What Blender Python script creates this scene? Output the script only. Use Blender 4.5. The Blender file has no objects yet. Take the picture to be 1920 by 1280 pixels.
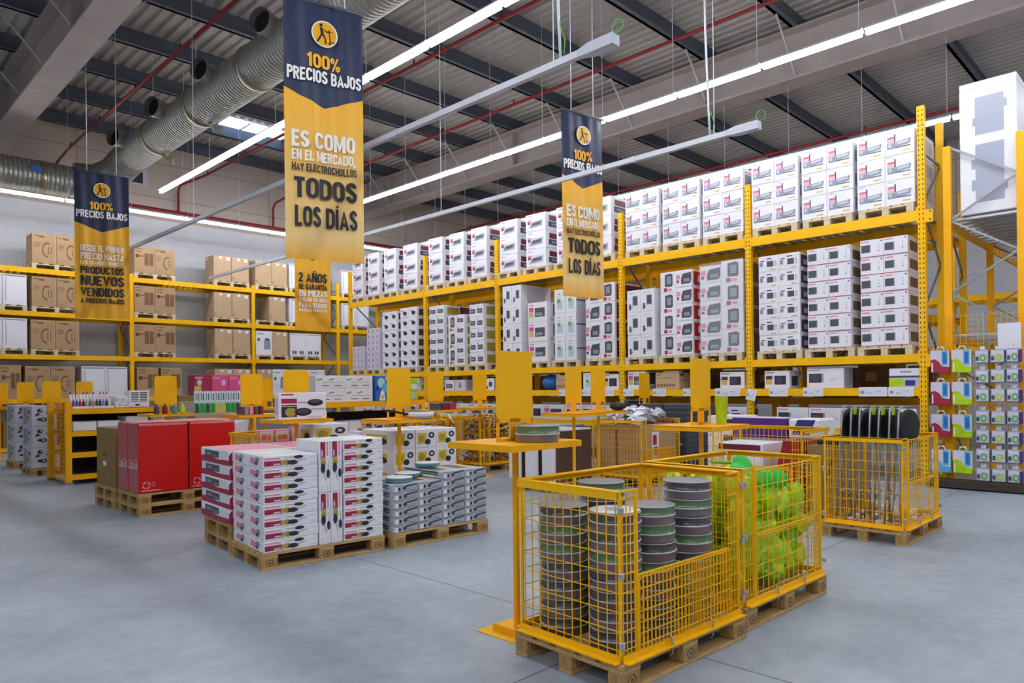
import bpy, bmesh, math, random
from mathutils import Vector, Matrix

S = bpy.context.scene
COL = S.collection
PI = math.pi
random.seed(7)

# ------------------------------------------------------------------ camera
cam_data = bpy.data.cameras.new('camera')
cam = bpy.data.objects.new('camera', cam_data)
COL.objects.link(cam)
cam_data.sensor_width = 36.0
cam_data.lens = 25.12
cam_data.shift_y = 0.0429
cam_data.clip_start = 0.05
cam_data.clip_end = 200
_pitch, _roll, _yaw = 0.0025, -0.0111, 0.7910
_F = Vector((math.sin(_yaw)*math.cos(_pitch), math.cos(_yaw)*math.cos(_pitch), math.sin(_pitch)))
_R0 = Vector((math.cos(_yaw), -math.sin(_yaw), 0)); _U0 = _R0.cross(_F)
_R = math.cos(_roll)*_R0 + math.sin(_roll)*_U0
_U = -math.sin(_roll)*_R0 + math.cos(_roll)*_U0
cam.matrix_world = Matrix(((_R.x, _U.x, -_F.x, 0), (_R.y, _U.y, -_F.y, 0), (_R.z, _U.z, -_F.z, 1.56), (0, 0, 0, 1)))
S.camera = cam

# ------------------------------------------------------------------ world, exposure
W = bpy.data.worlds.new('World'); S.world = W
W.use_nodes = True
W.node_tree.nodes['Background'].inputs[0].default_value = (0.80, 0.86, 1.0, 1)
W.node_tree.nodes['Background'].inputs[1].default_value = 0.18
S.view_settings.view_transform = 'Standard'
S.view_settings.look = 'None'
S.view_settings.gamma = 1.0
S.view_settings.use_curve_mapping = False
S.view_settings.exposure = 1.0
S.cycles.use_denoising = True
S.cycles.max_bounces = 6
S.cycles.diffuse_bounces = 4
S.cycles.glossy_bounces = 3
S.cycles.transmission_bounces = 4
S.cycles.sample_clamp_indirect = 6.0
TUBE_POWER = 25.0
TUBE_COLOR = (0.93, 0.95, 1.0)

# ------------------------------------------------------------------ materials
def lin(c):
    return tuple((x/12.92 if x <= 0.04045 else ((x+0.055)/1.055)**2.4) for x in c)
def hexc(h):
    return lin(tuple(int(h[i:i+2], 16)/255 for i in (0, 2, 4)))
MATS = {}
def mat(name, h, rough=0.55, metal=0.0, noise=None, emit=0.0, coat=0.0, bump=None, alpha=None):
    m = bpy.data.materials.new(name); m.use_nodes = True
    nt = m.node_tree; b = nt.nodes['Principled BSDF']
    c = hexc(h)
    b.inputs['Base Color'].default_value = (*c, 1)
    b.inputs['Roughness'].default_value = rough
    b.inputs['Metallic'].default_value = metal
    if name in ('yellow', 'orange', 'signyellow'): b.inputs['Specular IOR Level'].default_value = 0.3
    if coat: b.inputs['Coat Weight'].default_value = coat
    if emit:
        b.inputs['Emission Color'].default_value = (*c, 1)
        b.inputs['Emission Strength'].default_value = emit
    if noise:
        sc, amt = noise[0], noise[1]
        tc = nt.nodes.new('ShaderNodeTexCoord'); mp = nt.nodes.new('ShaderNodeMapping')
        mp.inputs['Scale'].default_value = noise[2] if len(noise) > 2 else (1, 1, 1)
        n = nt.nodes.new('ShaderNodeTexNoise'); n.inputs['Scale'].default_value = sc; n.inputs['Detail'].default_value = 5
        r = nt.nodes.new('ShaderNodeValToRGB')
        r.color_ramp.elements[0].position = 0.3; r.color_ramp.elements[1].position = 0.7
        r.color_ramp.elements[0].color = (*[x*(1-amt) for x in c], 1)
        r.color_ramp.elements[1].color = (*[min(1, x*(1+amt)) for x in c], 1)
        nt.links.new(tc.outputs['Object'], mp.inputs[0]); nt.links.new(mp.outputs[0], n.inputs['Vector'])
        nt.links.new(n.outputs['Fac'], r.inputs[0]); nt.links.new(r.outputs[0], b.inputs['Base Color'])
        if bump:
            bp = nt.nodes.new('ShaderNodeBump'); bp.inputs['Strength'].default_value = bump; bp.inputs['Distance'].default_value = 0.02
            nt.links.new(n.outputs['Fac'], bp.inputs['Height']); nt.links.new(bp.outputs[0], b.inputs['Normal'])
    MATS[name] = m
    return m
mat('yellow', 'FFBE00', 0.5, 0, (6, 0.05))
mat('orange', 'FBB200', 0.5, 0, (5, 0.05))
mat('signyellow', 'F9BA00', 0.55)
mat('hole', '4A3206', 0.8)
mat('steel', 'A9ADB2', 0.35, 0.85)
mat('zinc', 'B9C0C6', 0.38, 0.7, (14, 0.12))
mat('brace', '8B8C92', 0.4, 0.75)
mat('chrome', '9A9CA3', 0.28, 0.85)
mat('wood', 'BC9A62', 0.8, 0, (9, 0.22, (1, 6, 6)), bump=0.2)
mat('woodblock', 'A98650', 0.85, 0, (14, 0.28, (4, 4, 1)), bump=0.2)
mat('palewood', 'D8C6A4', 0.8, 0, (9, 0.15, (1, 6, 6)))
mat('cardboard', 'B5946E', 0.85, 0, (3, 0.06))
mat('cardlight', 'C4A682', 0.85, 0, (3, 0.05))
mat('carddark', '7E5E3E', 0.85)
mat('cardold', '8F7542', 0.85, 0, (3, 0.08))
mat('tape', 'CDB089', 0.4)
mat('white', 'ECEBF2', 0.5)
mat('whitegloss', 'F0F0F6', 0.25)
mat('lavender', 'D9D4E6', 0.5)
mat('palegrey', 'C3C6D2', 0.5)
mat('midgrey', '8E93A0', 0.5)
mat('darkgrey', '4A4E58', 0.5)
mat('slate', '474E5C', 0.45)
mat('black', '17171B', 0.45)
mat('blackgloss', '101014', 0.18)
mat('red', 'C5161C', 0.4)
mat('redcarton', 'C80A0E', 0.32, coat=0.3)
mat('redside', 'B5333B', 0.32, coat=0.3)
mat('redsheen', 'D98086', 0.35)
mat('crimson', 'A81F45', 0.5)
mat('maroon', '6E1A2E', 0.5)
mat('pink', 'E24C8B', 0.5)
mat('rose', 'E58FA3', 0.5)
mat('purple', '56247E', 0.5)
mat('violetdark', '4D3C5E', 0.5)
mat('blue', '2A6DC0', 0.5)
mat('navyblue', '24318C', 0.5)
mat('skyblue', '55B4DC', 0.5)
mat('aqua', 'A9DCE4', 0.5)
mat('teal', '4E8C94', 0.5)
mat('green', '1E9A30', 0.45)
mat('discgreen', '12B428', 0.4)
mat('darkgreen', '2C5C2A', 0.5)
mat('tingreen', '3A6A2C', 0.25, coat=0.7)
mat('lime', 'B0D410', 0.35, 0, (9, 0.12))
mat('limedeep', '86B810', 0.35, 0, (9, 0.14))
mat('limewrap', 'BEDB2C', 0.16, 0, (12, 0.12))
mat('foodolive', 'A79A32', 0.6)
mat('gold', 'D9BC4A', 0.5)
mat('mauve', '6F5D66', 0.3, coat=0.7)
mat('tindark', '1F1B1F', 0.25, coat=0.7)
mat('tinrim', 'C4C2C8', 0.3)
mat('brown', '5A4030', 0.6)
mat('leafgreen', '5FAE4A', 0.5)
mat('tag', 'E6E8F2', 0.5)
mat('ink', '2B2B33', 0.6)
mat('bnavy', '232D4C', 0.55)
mat('bgold', 'F0AE10', 0.5)
mat('bcream', 'F0C978', 0.5)
mat('bwhite', 'F4F2EC', 0.5)
mat('bink', '1E1E22', 0.55)
mat('piperd', '8E1218', 0.4)
mat('purlin', '585D68', 0.55)
mat('concrete_beam', 'A89C98', 0.75, 0, (2, 0.08))
mat('bracewhite', 'B9B6BA', 0.5)
mat('galva', 'A3A49C', 0.36, 0.6, (10, 0.16))
mat('ductmouth', '0B0B0C', 0.9)
mat('foil', 'B0A68A', 0.3, 0.8)
mat('cord', 'DCE0E6', 0.5)
mat('earthwire', '4FB030', 0.4)
mat('housing', 'C8CCD2', 0.4)
mat('railwhite', 'C9CCD4', 0.35)
mat('foam', 'E9EBF2', 0.6)
mat('applgrey', '9DA3B4', 0.35)
mat('floorgrey', '9A9EA6', 0.6)
mat('shelfdark', '3A3026', 0.7)
mat('shelfpale', 'A59A86', 0.7)

def wrapmat(name, h, t):
    m = bpy.data.materials.new(name); m.use_nodes = True
    b = m.node_tree.nodes['Principled BSDF']
    b.inputs['Base Color'].default_value = (*hexc(h), 1); b.inputs['Roughness'].default_value = 0.12
    b.inputs['Alpha'].default_value = t
    MATS[name] = m
wrapmat('film', 'EDF0F6', 0.20)
wrapmat('thinfilm', 'F4F6FA', 0.05)

# tubes
m = bpy.data.materials.new('tube'); m.use_nodes = True
b = m.node_tree.nodes['Principled BSDF']
b.inputs['Base Color'].default_value = (1, 1, 1, 1)
b.inputs['Emission Color'].default_value = (*TUBE_COLOR, 1); b.inputs['Emission Strength'].default_value = TUBE_POWER
MATS['tube'] = m

# ------------------------------------------------------------------ mesh builder
class B:
    def __init__(s): s.v = []; s.f = []; s.m = []; s.sm = []; s.names = []
    def mi(s, m):
        if m not in s.names: s.names.append(m)
        return s.names.index(m)
    def poly(s, pts, m, smooth=False):
        n = len(s.v); s.v += [tuple(p) for p in pts]; s.f.append(tuple(range(n, n+len(pts)))); s.m.append(s.mi(m)); s.sm.append(smooth)
    def faces(s, vs, fs, m, smooth=False):
        n = len(s.v); s.v += [tuple(p) for p in vs]; k = s.mi(m)
        for f in fs: s.f.append(tuple(n+i for i in f)); s.m.append(k); s.sm.append(smooth)
    def box(s, x0, y0, z0, x1, y1, z1, m, ch=0.0):
        if ch:
            c = min(ch, (x1-x0)*.3, (y1-y0)*.3, (z1-z0)*.3)
            bm = bmesh.new(); bmesh.ops.create_cube(bm, size=1)
            for v in bm.verts: v.co = ((x0+x1)/2+v.co.x*(x1-x0), (y0+y1)/2+v.co.y*(y1-y0), (z0+z1)/2+v.co.z*(z1-z0))
            bmesh.ops.bevel(bm, geom=bm.edges[:], offset=c, segments=1, affect='EDGES')
            bm.verts.index_update()
            s.faces([v.co[:] for v in bm.verts], [[v.index for v in f.verts] for f in bm.faces], m); bm.free(); return
        s.faces([(x0, y0, z0), (x1, y0, z0), (x1, y1, z0), (x0, y1, z0), (x0, y0, z1), (x1, y0, z1), (x1, y1, z1), (x0, y1, z1)],
                [(0, 3, 2, 1), (4, 5, 6, 7), (0, 1, 5, 4), (1, 2, 6, 5), (2, 3, 7, 6), (3, 0, 4, 7)], m)
    def tube(s, path, r, m, n=6, cap=True, smooth=True):
        P = [Vector(p) for p in path]; base = len(s.v); k = s.mi(m); ref = None
        for i, p in enumerate(P):
            d = (P[min(i+1, len(P)-1)]-P[max(i-1, 0)]).normalized()
            if ref is None: ref = Vector((0, 0, 1)) if abs(d.z) < .9 else Vector((1, 0, 0))
            a = d.cross(ref).normalized(); c = a.cross(d).normalized(); ref = c
            rr = r[i] if isinstance(r, (list, tuple)) else r
            for j in range(n):
                t = 2*PI*(j+.5)/n; s.v.append(tuple(p+a*(rr*math.cos(t))+c*(rr*math.sin(t))))
        for i in range(len(P)-1):
            for j in range(n):
                a, b2 = base+i*n+j, base+i*n+(j+1) % n
                s.f.append((a, b2, b2+n, a+n)); s.m.append(k); s.sm.append(smooth and n > 4)
        if cap:
            s.f.append(tuple(base+j for j in range(n))[::-1]); s.m.append(k); s.sm.append(False)
            e = base+(len(P)-1)*n; s.f.append(tuple(e+j for j in range(n))); s.m.append(k); s.sm.append(False)
    def bar(s, p, q, w, h, m, up=(0, 0, 1)):
        p = Vector(p); q = Vector(q); d = (q-p).normalized(); u = Vector(up)
        if abs(d.dot(u)) > .95: u = Vector((1, 0, 0))
        a = d.cross(u).normalized()*(w/2); c = a.cross(d).normalized()*(h/2)
        vs = [p-a-c, p+a-c, p+a+c, p-a+c, q-a-c, q+a-c, q+a+c, q-a+c]
        s.faces(vs, [(0, 3, 2, 1), (4, 5, 6, 7), (0, 1, 5, 4), (1, 2, 6, 5), (2, 3, 7, 6), (3, 0, 4, 7)], m)
    def lathe(s, prof, m, n=20, c=(0, 0, 0), cap=True):
        base = len(s.v)
        for r, z in prof:
            for j in range(n): t = 2*PI*j/n; s.v.append((c[0]+r*math.cos(t), c[1]+r*math.sin(t), c[2]+z))
        mm = m if isinstance(m, list) else [m]*(len(prof)-1)
        for i in range(len(prof)-1):
            k = s.mi(mm[i])
            for j in range(n):
                a, b2 = base+i*n+j, base+i*n+(j+1) % n
                s.f.append((a, b2, b2+n, a+n)); s.m.append(k); s.sm.append(True)
        if cap:
            s.f.append(tuple(base+j for j in range(n))[::-1]); s.m.append(s.mi(mm[0])); s.sm.append(False)
            e = base+(len(prof)-1)*n; s.f.append(tuple(e+j for j in range(n))); s.m.append(s.mi(mm[-1])); s.sm.append(False)
    # printed patches on a face of a box (0..w, 0..d, 0..h); face coordinates run 0..1
    def deco(s, w, d, h, face, items, off=0.0009, rot=False):
        if face == 'front': o, u, v, nn = Vector((0, 0, 0)), Vector((w, 0, 0)), Vector((0, 0, h)), Vector((0, -1, 0))
        elif face == 'left': o, u, v, nn = Vector((0, d, 0)), Vector((0, -d, 0)), Vector((0, 0, h)), Vector((-1, 0, 0))
        elif face == 'right': o, u, v, nn = Vector((w, 0, 0)), Vector((0, d, 0)), Vector((0, 0, h)), Vector((1, 0, 0))
        else: o, u, v, nn = Vector((0, 0, h)), Vector((w, 0, 0)), Vector((0, d, 0)), Vector((0, 0, 1))
        for i, it in enumerate(items):
            k = it[0]; o2 = o+nn*(off*(1+i*.35))
            if k == 'r': pts = [(it[1], it[2]), (it[3], it[2]), (it[3], it[4]), (it[1], it[4])]; mm = it[5]
            elif k == 'e': pts = [(it[1]+it[3]*math.cos(2*PI*j/14), it[2]+it[4]*math.sin(2*PI*j/14)) for j in range(14)]; mm = it[5]
            else: pts = it[1]; mm = it[2]
            if rot: pts = [(b2, 1-a) for a, b2 in pts]
            s.poly([o2+u*a+v*b2 for a, b2 in pts], mm)
    def mesh(s, name):
        me = bpy.data.meshes.new(name); me.from_pydata(s.v, [], s.f)
        for n in s.names: me.materials.append(MATS[n])
        me.polygons.foreach_set('material_index', s.m); me.polygons.foreach_set('use_smooth', s.sm)
        me.update(); return me

CACHE = {}
def cached(key, fn):
    if key not in CACHE:
        b = fn(); CACHE[key] = b.mesh(key.split('|')[0]) if isinstance(b, B) else b
    return CACHE[key]

def ob(name, me, parent=None, loc=(0, 0, 0), rz=0.0, label=None, cat=None, group=None, kind=None, rot=None):
    if isinstance(me, B): me = me.mesh(name)
    o = bpy.data.objects.new(name, me); COL.objects.link(o)
    o.location = loc; o.rotation_euler = rot if rot else (0, 0, rz)
    if parent is not None: o.parent = parent
    if label: o['label'] = label
    if cat: o['category'] = cat
    if group: o['group'] = group
    if kind: o['kind'] = kind
    return o
def thing(name, label, cat, loc=(0, 0, 0), rz=0.0, group=None, rot=None):
    return ob(name, None, None, loc, rz, label, cat, group, rot=rot)
def struct(name, me, loc=(0, 0, 0), label=None):
    return ob(name, me, None, loc, 0, label, None, None, 'structure')
ORD = ['first', 'second', 'third', 'fourth', 'fifth', 'sixth', 'seventh', 'eighth', 'ninth', 'tenth', 'eleventh', 'twelfth', 'thirteenth', 'fourteenth', 'fifteenth', 'sixteenth', 'seventeenth', 'eighteenth', 'nineteenth', 'twentieth']
def rowname(i, n):
    return 'bottom' if i == 0 else ('top' if i == n-1 else ORD[i])
def pick(i, names): return names[i]

# condensed heavy block lettering drawn as thick strokes
def _arc(cx, cy, rx, ry, a0, a1, n=6):
    return [(cx+rx*math.cos(math.radians(a0+(a1-a0)*i/n)), cy+ry*math.sin(math.radians(a0+(a1-a0)*i/n))) for i in range(n+1)]
_L, _Rr, _T, _Bm = .09, .43, .91, .09
_ring = _arc(.26, .70, .17, .21, 0, 180)+_arc(.26, .30, .17, .21, 180, 360)
GLY = {
 'A': (.54, [[(.07, 0), (.27, .95), (.47, 0)], [(.15, .27), (.39, .27)]]), 'B': (.52, [[(_L, 0), (_L, 1)], [(_L, _T)]+_arc(.27, .72, .15, .19, 90, -90)+[(_L, .53)], [(_L, .53)]+_arc(.27, .31, .17, .22, 90, -90)+[(_L, _Bm)]]),
 'C': (.52, [_arc(.26, .70, .17, .21, 0, 180)+_arc(.26, .30, .17, .21, 180, 360)]), 'D': (.52, [[(_L, 0), (_L, 1)], [(_L, _T)]+_arc(.24, .69, .19, .22, 90, 0)+_arc(.24, .31, .19, .22, 0, -90)+[(_L, _Bm)]]),
 'E': (.45, [[(_L, 0), (_L, 1)], [(_L, _T), (.42, _T)], [(_L, .52), (.38, .52)], [(_L, _Bm), (.42, _Bm)]]), 'G': (.53, [_arc(.26, .70, .17, .21, 0, 180)+_arc(.26, .30, .17, .21, 180, 350), [(.27, .46), (.43, .46), (.43, .0)]]),
 'H': (.54, [[(_L, 0), (_L, 1)], [(.45, 0), (.45, 1)], [(_L, .52), (.45, .52)]]), 'I': (.20, [[(.10, 0), (.10, 1)]]), 'J': (.42, [[(.33, 1)]+_arc(.20, .28, .13, .19, 0, -180)+[(.07, .36)]]),
 'L': (.43, [[(_L, 0), (_L, 1)], [(_L, _Bm), (.41, _Bm)]]), 'M': (.68, [[(_L, 0), (_L, 1)], [(.59, 0), (.59, 1)], [(.12, 1), (.34, .18), (.56, 1)]]), 'N': (.56, [[(_L, 0), (_L, 1)], [(.47, 0), (.47, 1)], [(.11, 1), (.45, 0)]]),
 'O': (.52, [_ring+[_ring[0]]]), 'P': (.49, [[(_L, 0), (_L, 1)], [(_L, _T)]+_arc(.25, .70, .16, .21, 90, -90)+[(_L, .49)]]), 'R': (.52, [[(_L, 0), (_L, 1)], [(_L, _T)]+_arc(.25, .71, .17, .20, 90, -90)+[(_L, .51)], [(.27, .50), (.44, 0)]]),
 'S': (.49, [_arc(.245, .71, .155, .20, 10, 200)+[(.20, .56), (.30, .47)]+_arc(.245, .30, .155, .21, 25, -180)]), 'T': (.46, [[(.23, 0), (.23, 1)], [(.01, _T), (.45, _T)]]), 'U': (.53, [[(_L, 1)]+_arc(.265, .28, .175, .19, 180, 360)+[(.44, 1)]]),
 'V': (.54, [[(.07, 1), (.27, .05), (.47, 1)]]), 'Y': (.52, [[(.06, 1), (.26, .48), (.46, 1)], [(.26, .5), (.26, 0)]]), 'Z': (.46, [[(.03, _T), (.42, _T), (.05, _Bm), (.44, _Bm)]]),
 '0': (.50, [[(x*.96, y) for x, y in _ring+[_ring[0]]]]), '1': (.34, [[(.22, 0), (.22, 1)], [(.24, .90), (.04, .70)]]), '2': (.49, [_arc(.24, .71, .16, .20, 170, -20)+[(.07, _Bm), (.46, _Bm)]]),
 '%': (.60, [_arc(.14, .76, .085, .16, 0, 360, 8), _arc(.46, .24, .085, .16, 0, 360, 8), [(.14, 0), (.46, 1)]]), ',': (.20, [[(.12, .16), (.10, -.10)]]), '.': (.2, [[(.1, 0), (.1, .15)]]), ' ': (.24, []),
}
GLY['Ñ'] = (.56, GLY['N'][1]+[[(.14, 1.12), (.24, 1.17), (.32, 1.12), (.42, 1.17)]]); GLY['Í'] = (.22, GLY['I'][1]+[[(.08, 1.06), (.17, 1.18)]])
def blocktext(s, width, height, m, th=.18):
    b = B(); x = 0
    for ch in s:
        w, strokes = GLY[ch]
        for si, st in enumerate(strokes):
            t = th*(.62 if ch == '%' else (.6 if (ch in 'ÑÍ' and si == len(strokes)-1) else (.82 if (ch == 'M' and si == 2) or (ch == 'N' and si == 2) or (ch in 'AVE' and 0) else 1)))
            pts = [Vector((p[0]+x, p[1])) for p in st]; pts = [p for i, p in enumerate(pts) if i == 0 or (p-pts[i-1]).length > 1e-4]
            closed = len(pts) > 3 and (pts[0]-pts[-1]).length < 1e-3
            Ls = []; Rs = []
            for i, p in enumerate(pts):
                a = pts[i-1] if i > 0 else (pts[-2] if closed else None); c = pts[i+1] if i < len(pts)-1 else (pts[1] if closed else None)
                d1 = (p-a).normalized() if a is not None else (c-p).normalized(); d2 = (c-p).normalized() if c is not None else d1
                n1 = Vector((-d1.y, d1.x)); n2 = Vector((-d2.y, d2.x)); n = (n1+n2); n = n.normalized() if n.length > 1e-4 else n1
                k = (t/2)/max(.35, n.dot(n1)); Ls.append(p+n*k); Rs.append(p-n*k)
            for i in range(len(pts)-1):
                q = [Rs[i], Rs[i+1], Ls[i+1], Ls[i]]; e = .0004*si
                lo_, hi_ = (-.2, 1.26) if ch in 'ÑÍ,' else (0, 1)
                b.poly([(v.x, -e, min(hi_, max(lo_, v.y))) for v in q], m)
        x += w+.035
    x -= .035
    sx, sz = width/x, height
    b.v = [(v[0]*sx, v[1], v[2]*sz) for v in b.v]
    return b.mesh('lettering')

def text(s, width, height, m, bold=0.02, shear=0.0):
    """flat lettering mesh in the local XZ plane, lower left at the origin, scaled to width and height"""
    cu = bpy.data.curves.new('lettering', 'FONT'); cu.body = s; cu.size = 1; cu.offset = bold; cu.shear = shear; cu.resolution_u = 3
    o = bpy.data.objects.new('lettering', cu); COL.objects.link(o)
    dg = bpy.context.evaluated_depsgraph_get(); me = bpy.data.meshes.new_from_object(o.evaluated_get(dg))
    bpy.data.objects.remove(o); bpy.data.curves.remove(cu)
    xs = [v.co.x for v in me.vertices]; ys = [v.co.y for v in me.vertices]
    x0, x1, y0, y1 = min(xs), max(xs), min(ys), max(ys)
    sx = width/(x1-x0); sy = (height/(y1-y0)) if height else sx
    for v in me.vertices: v.co = ((v.co.x-x0)*sx, 0, (v.co.y-y0)*sy)
    me.materials.clear(); me.materials.append(MATS[m]); me.name = 'lettering'
    return me
# ================================================================== SETTING
def floor_material():
    m = bpy.data.materials.new('concrete_floor'); m.use_nodes = True
    nt = m.node_tree; N = nt.nodes; L = nt.links; b = N['Principled BSDF']
    tc = N.new('ShaderNodeTexCoord')
    n1 = N.new('ShaderNodeTexNoise'); n1.inputs['Scale'].default_value = 0.9; n1.inputs['Detail'].default_value = 8; n1.inputs['Roughness'].default_value = 0.65
    n2 = N.new('ShaderNodeTexNoise'); n2.inputs['Scale'].default_value = 9; n2.inputs['Detail'].default_value = 4
    L.new(tc.outputs['Object'], n1.inputs['Vector']); L.new(tc.outputs['Object'], n2.inputs['Vector'])
    mx = N.new('ShaderNodeMath'); mx.operation = 'MULTIPLY_ADD'; mx.inputs[1].default_value = 0.3
    L.new(n2.outputs['Fac'], mx.inputs[0]); L.new(n1.outputs['Fac'], mx.inputs[2])
    r = N.new('ShaderNodeValToRGB'); r.color_ramp.elements[0].position = 0.42; r.color_ramp.elements[1].position = 0.9
    r.color_ramp.elements[0].color = (*hexc('858F9A'), 1); r.color_ramp.elements[1].color = (*hexc('B3BDC8'), 1)
    L.new(mx.outputs[0], r.inputs[0])
    sp = N.new('ShaderNodeSeparateXYZ'); L.new(tc.outputs['Object'], sp.inputs[0])
    outs = []
    for ax, o in (('X', 3.67), ('Y', 2.66)):
        a = N.new('ShaderNodeMath'); a.operation = 'ADD'; a.inputs[1].default_value = 102.5-o; L.new(sp.outputs[ax], a.inputs[0])
        d = N.new('ShaderNodeMath'); d.operation = 'MODULO'; d.inputs[1].default_value = 5.0; L.new(a.outputs[0], d.inputs[0])
        c = N.new('ShaderNodeMath'); c.operation = 'SUBTRACT'; c.inputs[1].default_value = 2.5; L.new(d.outputs[0], c.inputs[0])
        e = N.new('ShaderNodeMath'); e.operation = 'ABSOLUTE'; L.new(c.outputs[0], e.inputs[0])
        g = N.new('ShaderNodeMath'); g.operation = 'LESS_THAN'; g.inputs[1].default_value = 0.006; L.new(e.outputs[0], g.inputs[0]); outs.append(g)
    mm = N.new('ShaderNodeMath'); mm.operation = 'MAXIMUM'; L.new(outs[0].outputs[0], mm.inputs[0]); L.new(outs[1].outputs[0], mm.inputs[1])
    mix = N.new('ShaderNodeMixRGB'); mix.inputs[2].default_value = (*hexc('5B6069'), 1)
    L.new(mm.outputs[0], mix.inputs[0]); L.new(r.outputs[0], mix.inputs[1]); L.new(mix.outputs[0], b.inputs['Base Color'])
    rr = N.new('ShaderNodeMapRange'); rr.inputs[3].default_value = 0.38; rr.inputs[4].default_value = 0.58
    L.new(n1.outputs['Fac'], rr.inputs[0]); L.new(rr.outputs[0], b.inputs['Roughness'])
    MATS['concrete_floor'] = m
def wall_material(name, axis):
    m = bpy.data.materials.new(name); m.use_nodes = True
    nt = m.node_tree; N = nt.nodes; L = nt.links; b = N['Principled BSDF']; b.inputs['Roughness'].default_value = 0.8
    tc = N.new('ShaderNodeTexCoord'); sp = N.new('ShaderNodeSeparateXYZ'); L.new(tc.outputs['Object'], sp.inputs[0])
    cb = N.new('ShaderNodeCombineXYZ'); L.new(sp.outputs[axis], cb.inputs[0]); L.new(sp.outputs['Z'], cb.inputs[1])
    br = N.new('ShaderNodeTexBrick'); br.inputs['Scale'].default_value = 1.0
    br.inputs['Brick Width'].default_value = 0.5; br.inputs['Row Height'].default_value = 0.25; br.inputs['Mortar Size'].default_value = 0.006
    br.inputs['Color1'].default_value = (*hexc('D9DADE'), 1); br.inputs['Color2'].default_value = (*hexc('D3D5DA'), 1); br.inputs['Mortar'].default_value = (*hexc('C3C6CC'), 1)
    L.new(cb.outputs[0], br.inputs['Vector'])
    pn = N.new('ShaderNodeTexBrick'); pn.offset = 0; pn.inputs['Scale'].default_value = 1.0
    pn.inputs['Brick Width'].default_value = 6.0; pn.inputs['Row Height'].default_value = 1.1; pn.inputs['Mortar Size'].default_value = 0.012
    pn.inputs['Color1'].default_value = (*hexc('C2B2A6'), 1); pn.inputs['Color2'].default_value = (*hexc('BBADA2'), 1); pn.inputs['Mortar'].default_value = (*hexc('8C8078'), 1)
    L.new(cb.outputs[0], pn.inputs['Vector'])
    g = N.new('ShaderNodeMath'); g.operation = 'GREATER_THAN'; g.inputs[1].default_value = 7.0; L.new(sp.outputs['Z'], g.inputs[0])
    mix = N.new('ShaderNodeMixRGB'); L.new(g.outputs[0], mix.inputs[0]); L.new(br.outputs['Color'], mix.inputs[1]); L.new(pn.outputs['Color'], mix.inputs[2])
    L.new(mix.outputs[0], b.inputs['Base Color'])
    MATS[name] = m
floor_material(); wall_material('wall_back_paint', 'X'); wall_material('wall_right_paint', 'Y')
mat('roofsheet', 'B9B2AC', 0.6)
ZR = 9.45
b = B(); b.box(-9, -9, -0.1, 27, 24.2, 0, 'concrete_floor'); struct('floor', b)
b = B(); b.box(-9, 23.9, 0, 27, 24.2, ZR+.2, 'wall_back_paint'); struct('wall_back', b)
b = B(); b.box(26.7, -9, 0, 27, 23.9, ZR+.2, 'wall_right_paint'); struct('wall_right', b)
# roof of ribbed sheet (ribs run away along Y), with an opening for the skylight
def roof():
    b = B(); x = -9.0; p = 0.25
    sk = (8.97, 10.9, 20.2, 21.7)
    while x < 27:
        prof = [(x, ZR), (x+.10, ZR), (x+.135, ZR+.045), (x+.215, ZR+.045), (x+p, ZR)]
        for (xa, za), (xb, zb) in zip(prof, prof[1:]):
            spans = [(-9, 24.2)]
            if xb > sk[0] and xa < sk[1]: spans = [(-9, sk[2]), (sk[3], 24.2)]
            for y0, y1 in spans: b.poly([(xa, y0, za), (xa, y1, za), (xb, y1, zb), (xb, y0, zb)], 'roofsheet')
        x += p
    return b
struct('ceiling', roof())
m = mat('daylight', 'C4DCFF', 0.4, emit=1.5)
b = B(); b.box(8.95, 20.18, ZR-.03, 10.92, 21.72, ZR-.01, 'daylight')
w1 = struct('window_1', b)
b = B()
for x in (9.6, 10.25): b.box(x-.02, 20.2, ZR-.05, x+.02, 21.7, ZR-.031, 'housing')
ob('glazing_bar', b, w1)
tn = [0]
def trim(b, label=None):
    tn[0] += 1; return struct('trim_%d' % tn[0], b, label=label)
# purlins along X
for k in range(16):
    y = 23.05-2.09*k
    b = B(); b.box(-9, y-.035, 9.09, 26.7, y+.035, ZR-.002, 'purlin'); b.box(-9, y-.13, 9.09, 26.7, y+.035, 9.1, 'purlin')
    trim(b, 'dark grey steel roof purlin, %s from the back wall' % ORD[k])
# main beams along Y
def beam(x0, x1, label):
    b = B(); xm = (x0+x1)/2
    b.box(x0, -9, 8.0, x1, 23.9, 8.05, 'concrete_beam'); b.box(xm-.04, -9, 8.05, xm+.04, 23.9, 9.05, 'concrete_beam'); b.box(x0, -9, 9.05, x1, 23.9, 9.09, 'concrete_beam')
    for k in range(15):
        y = 23.05-2.09*k
        for s, xe in ((-1, x0), (1, x1)):
            b.bar((xm+s*.1, y, 8.07), (xm+s*1.05, y, 9.1), .035, .035, 'bracewhite')
        if k % 3 == 1:
            for s in (-1, 1): b.box(xm+s*.14-.1, y-.015, 8.05, xm+s*.14+.1, y+.015, 9.05, 'concrete_beam')
    trim(b, label)
beam(3.56, 4.13, 'pale main roof beam running above the left aisle')
beam(14.93, 15.5, 'pale main roof beam running above the tall right rack')

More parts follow.
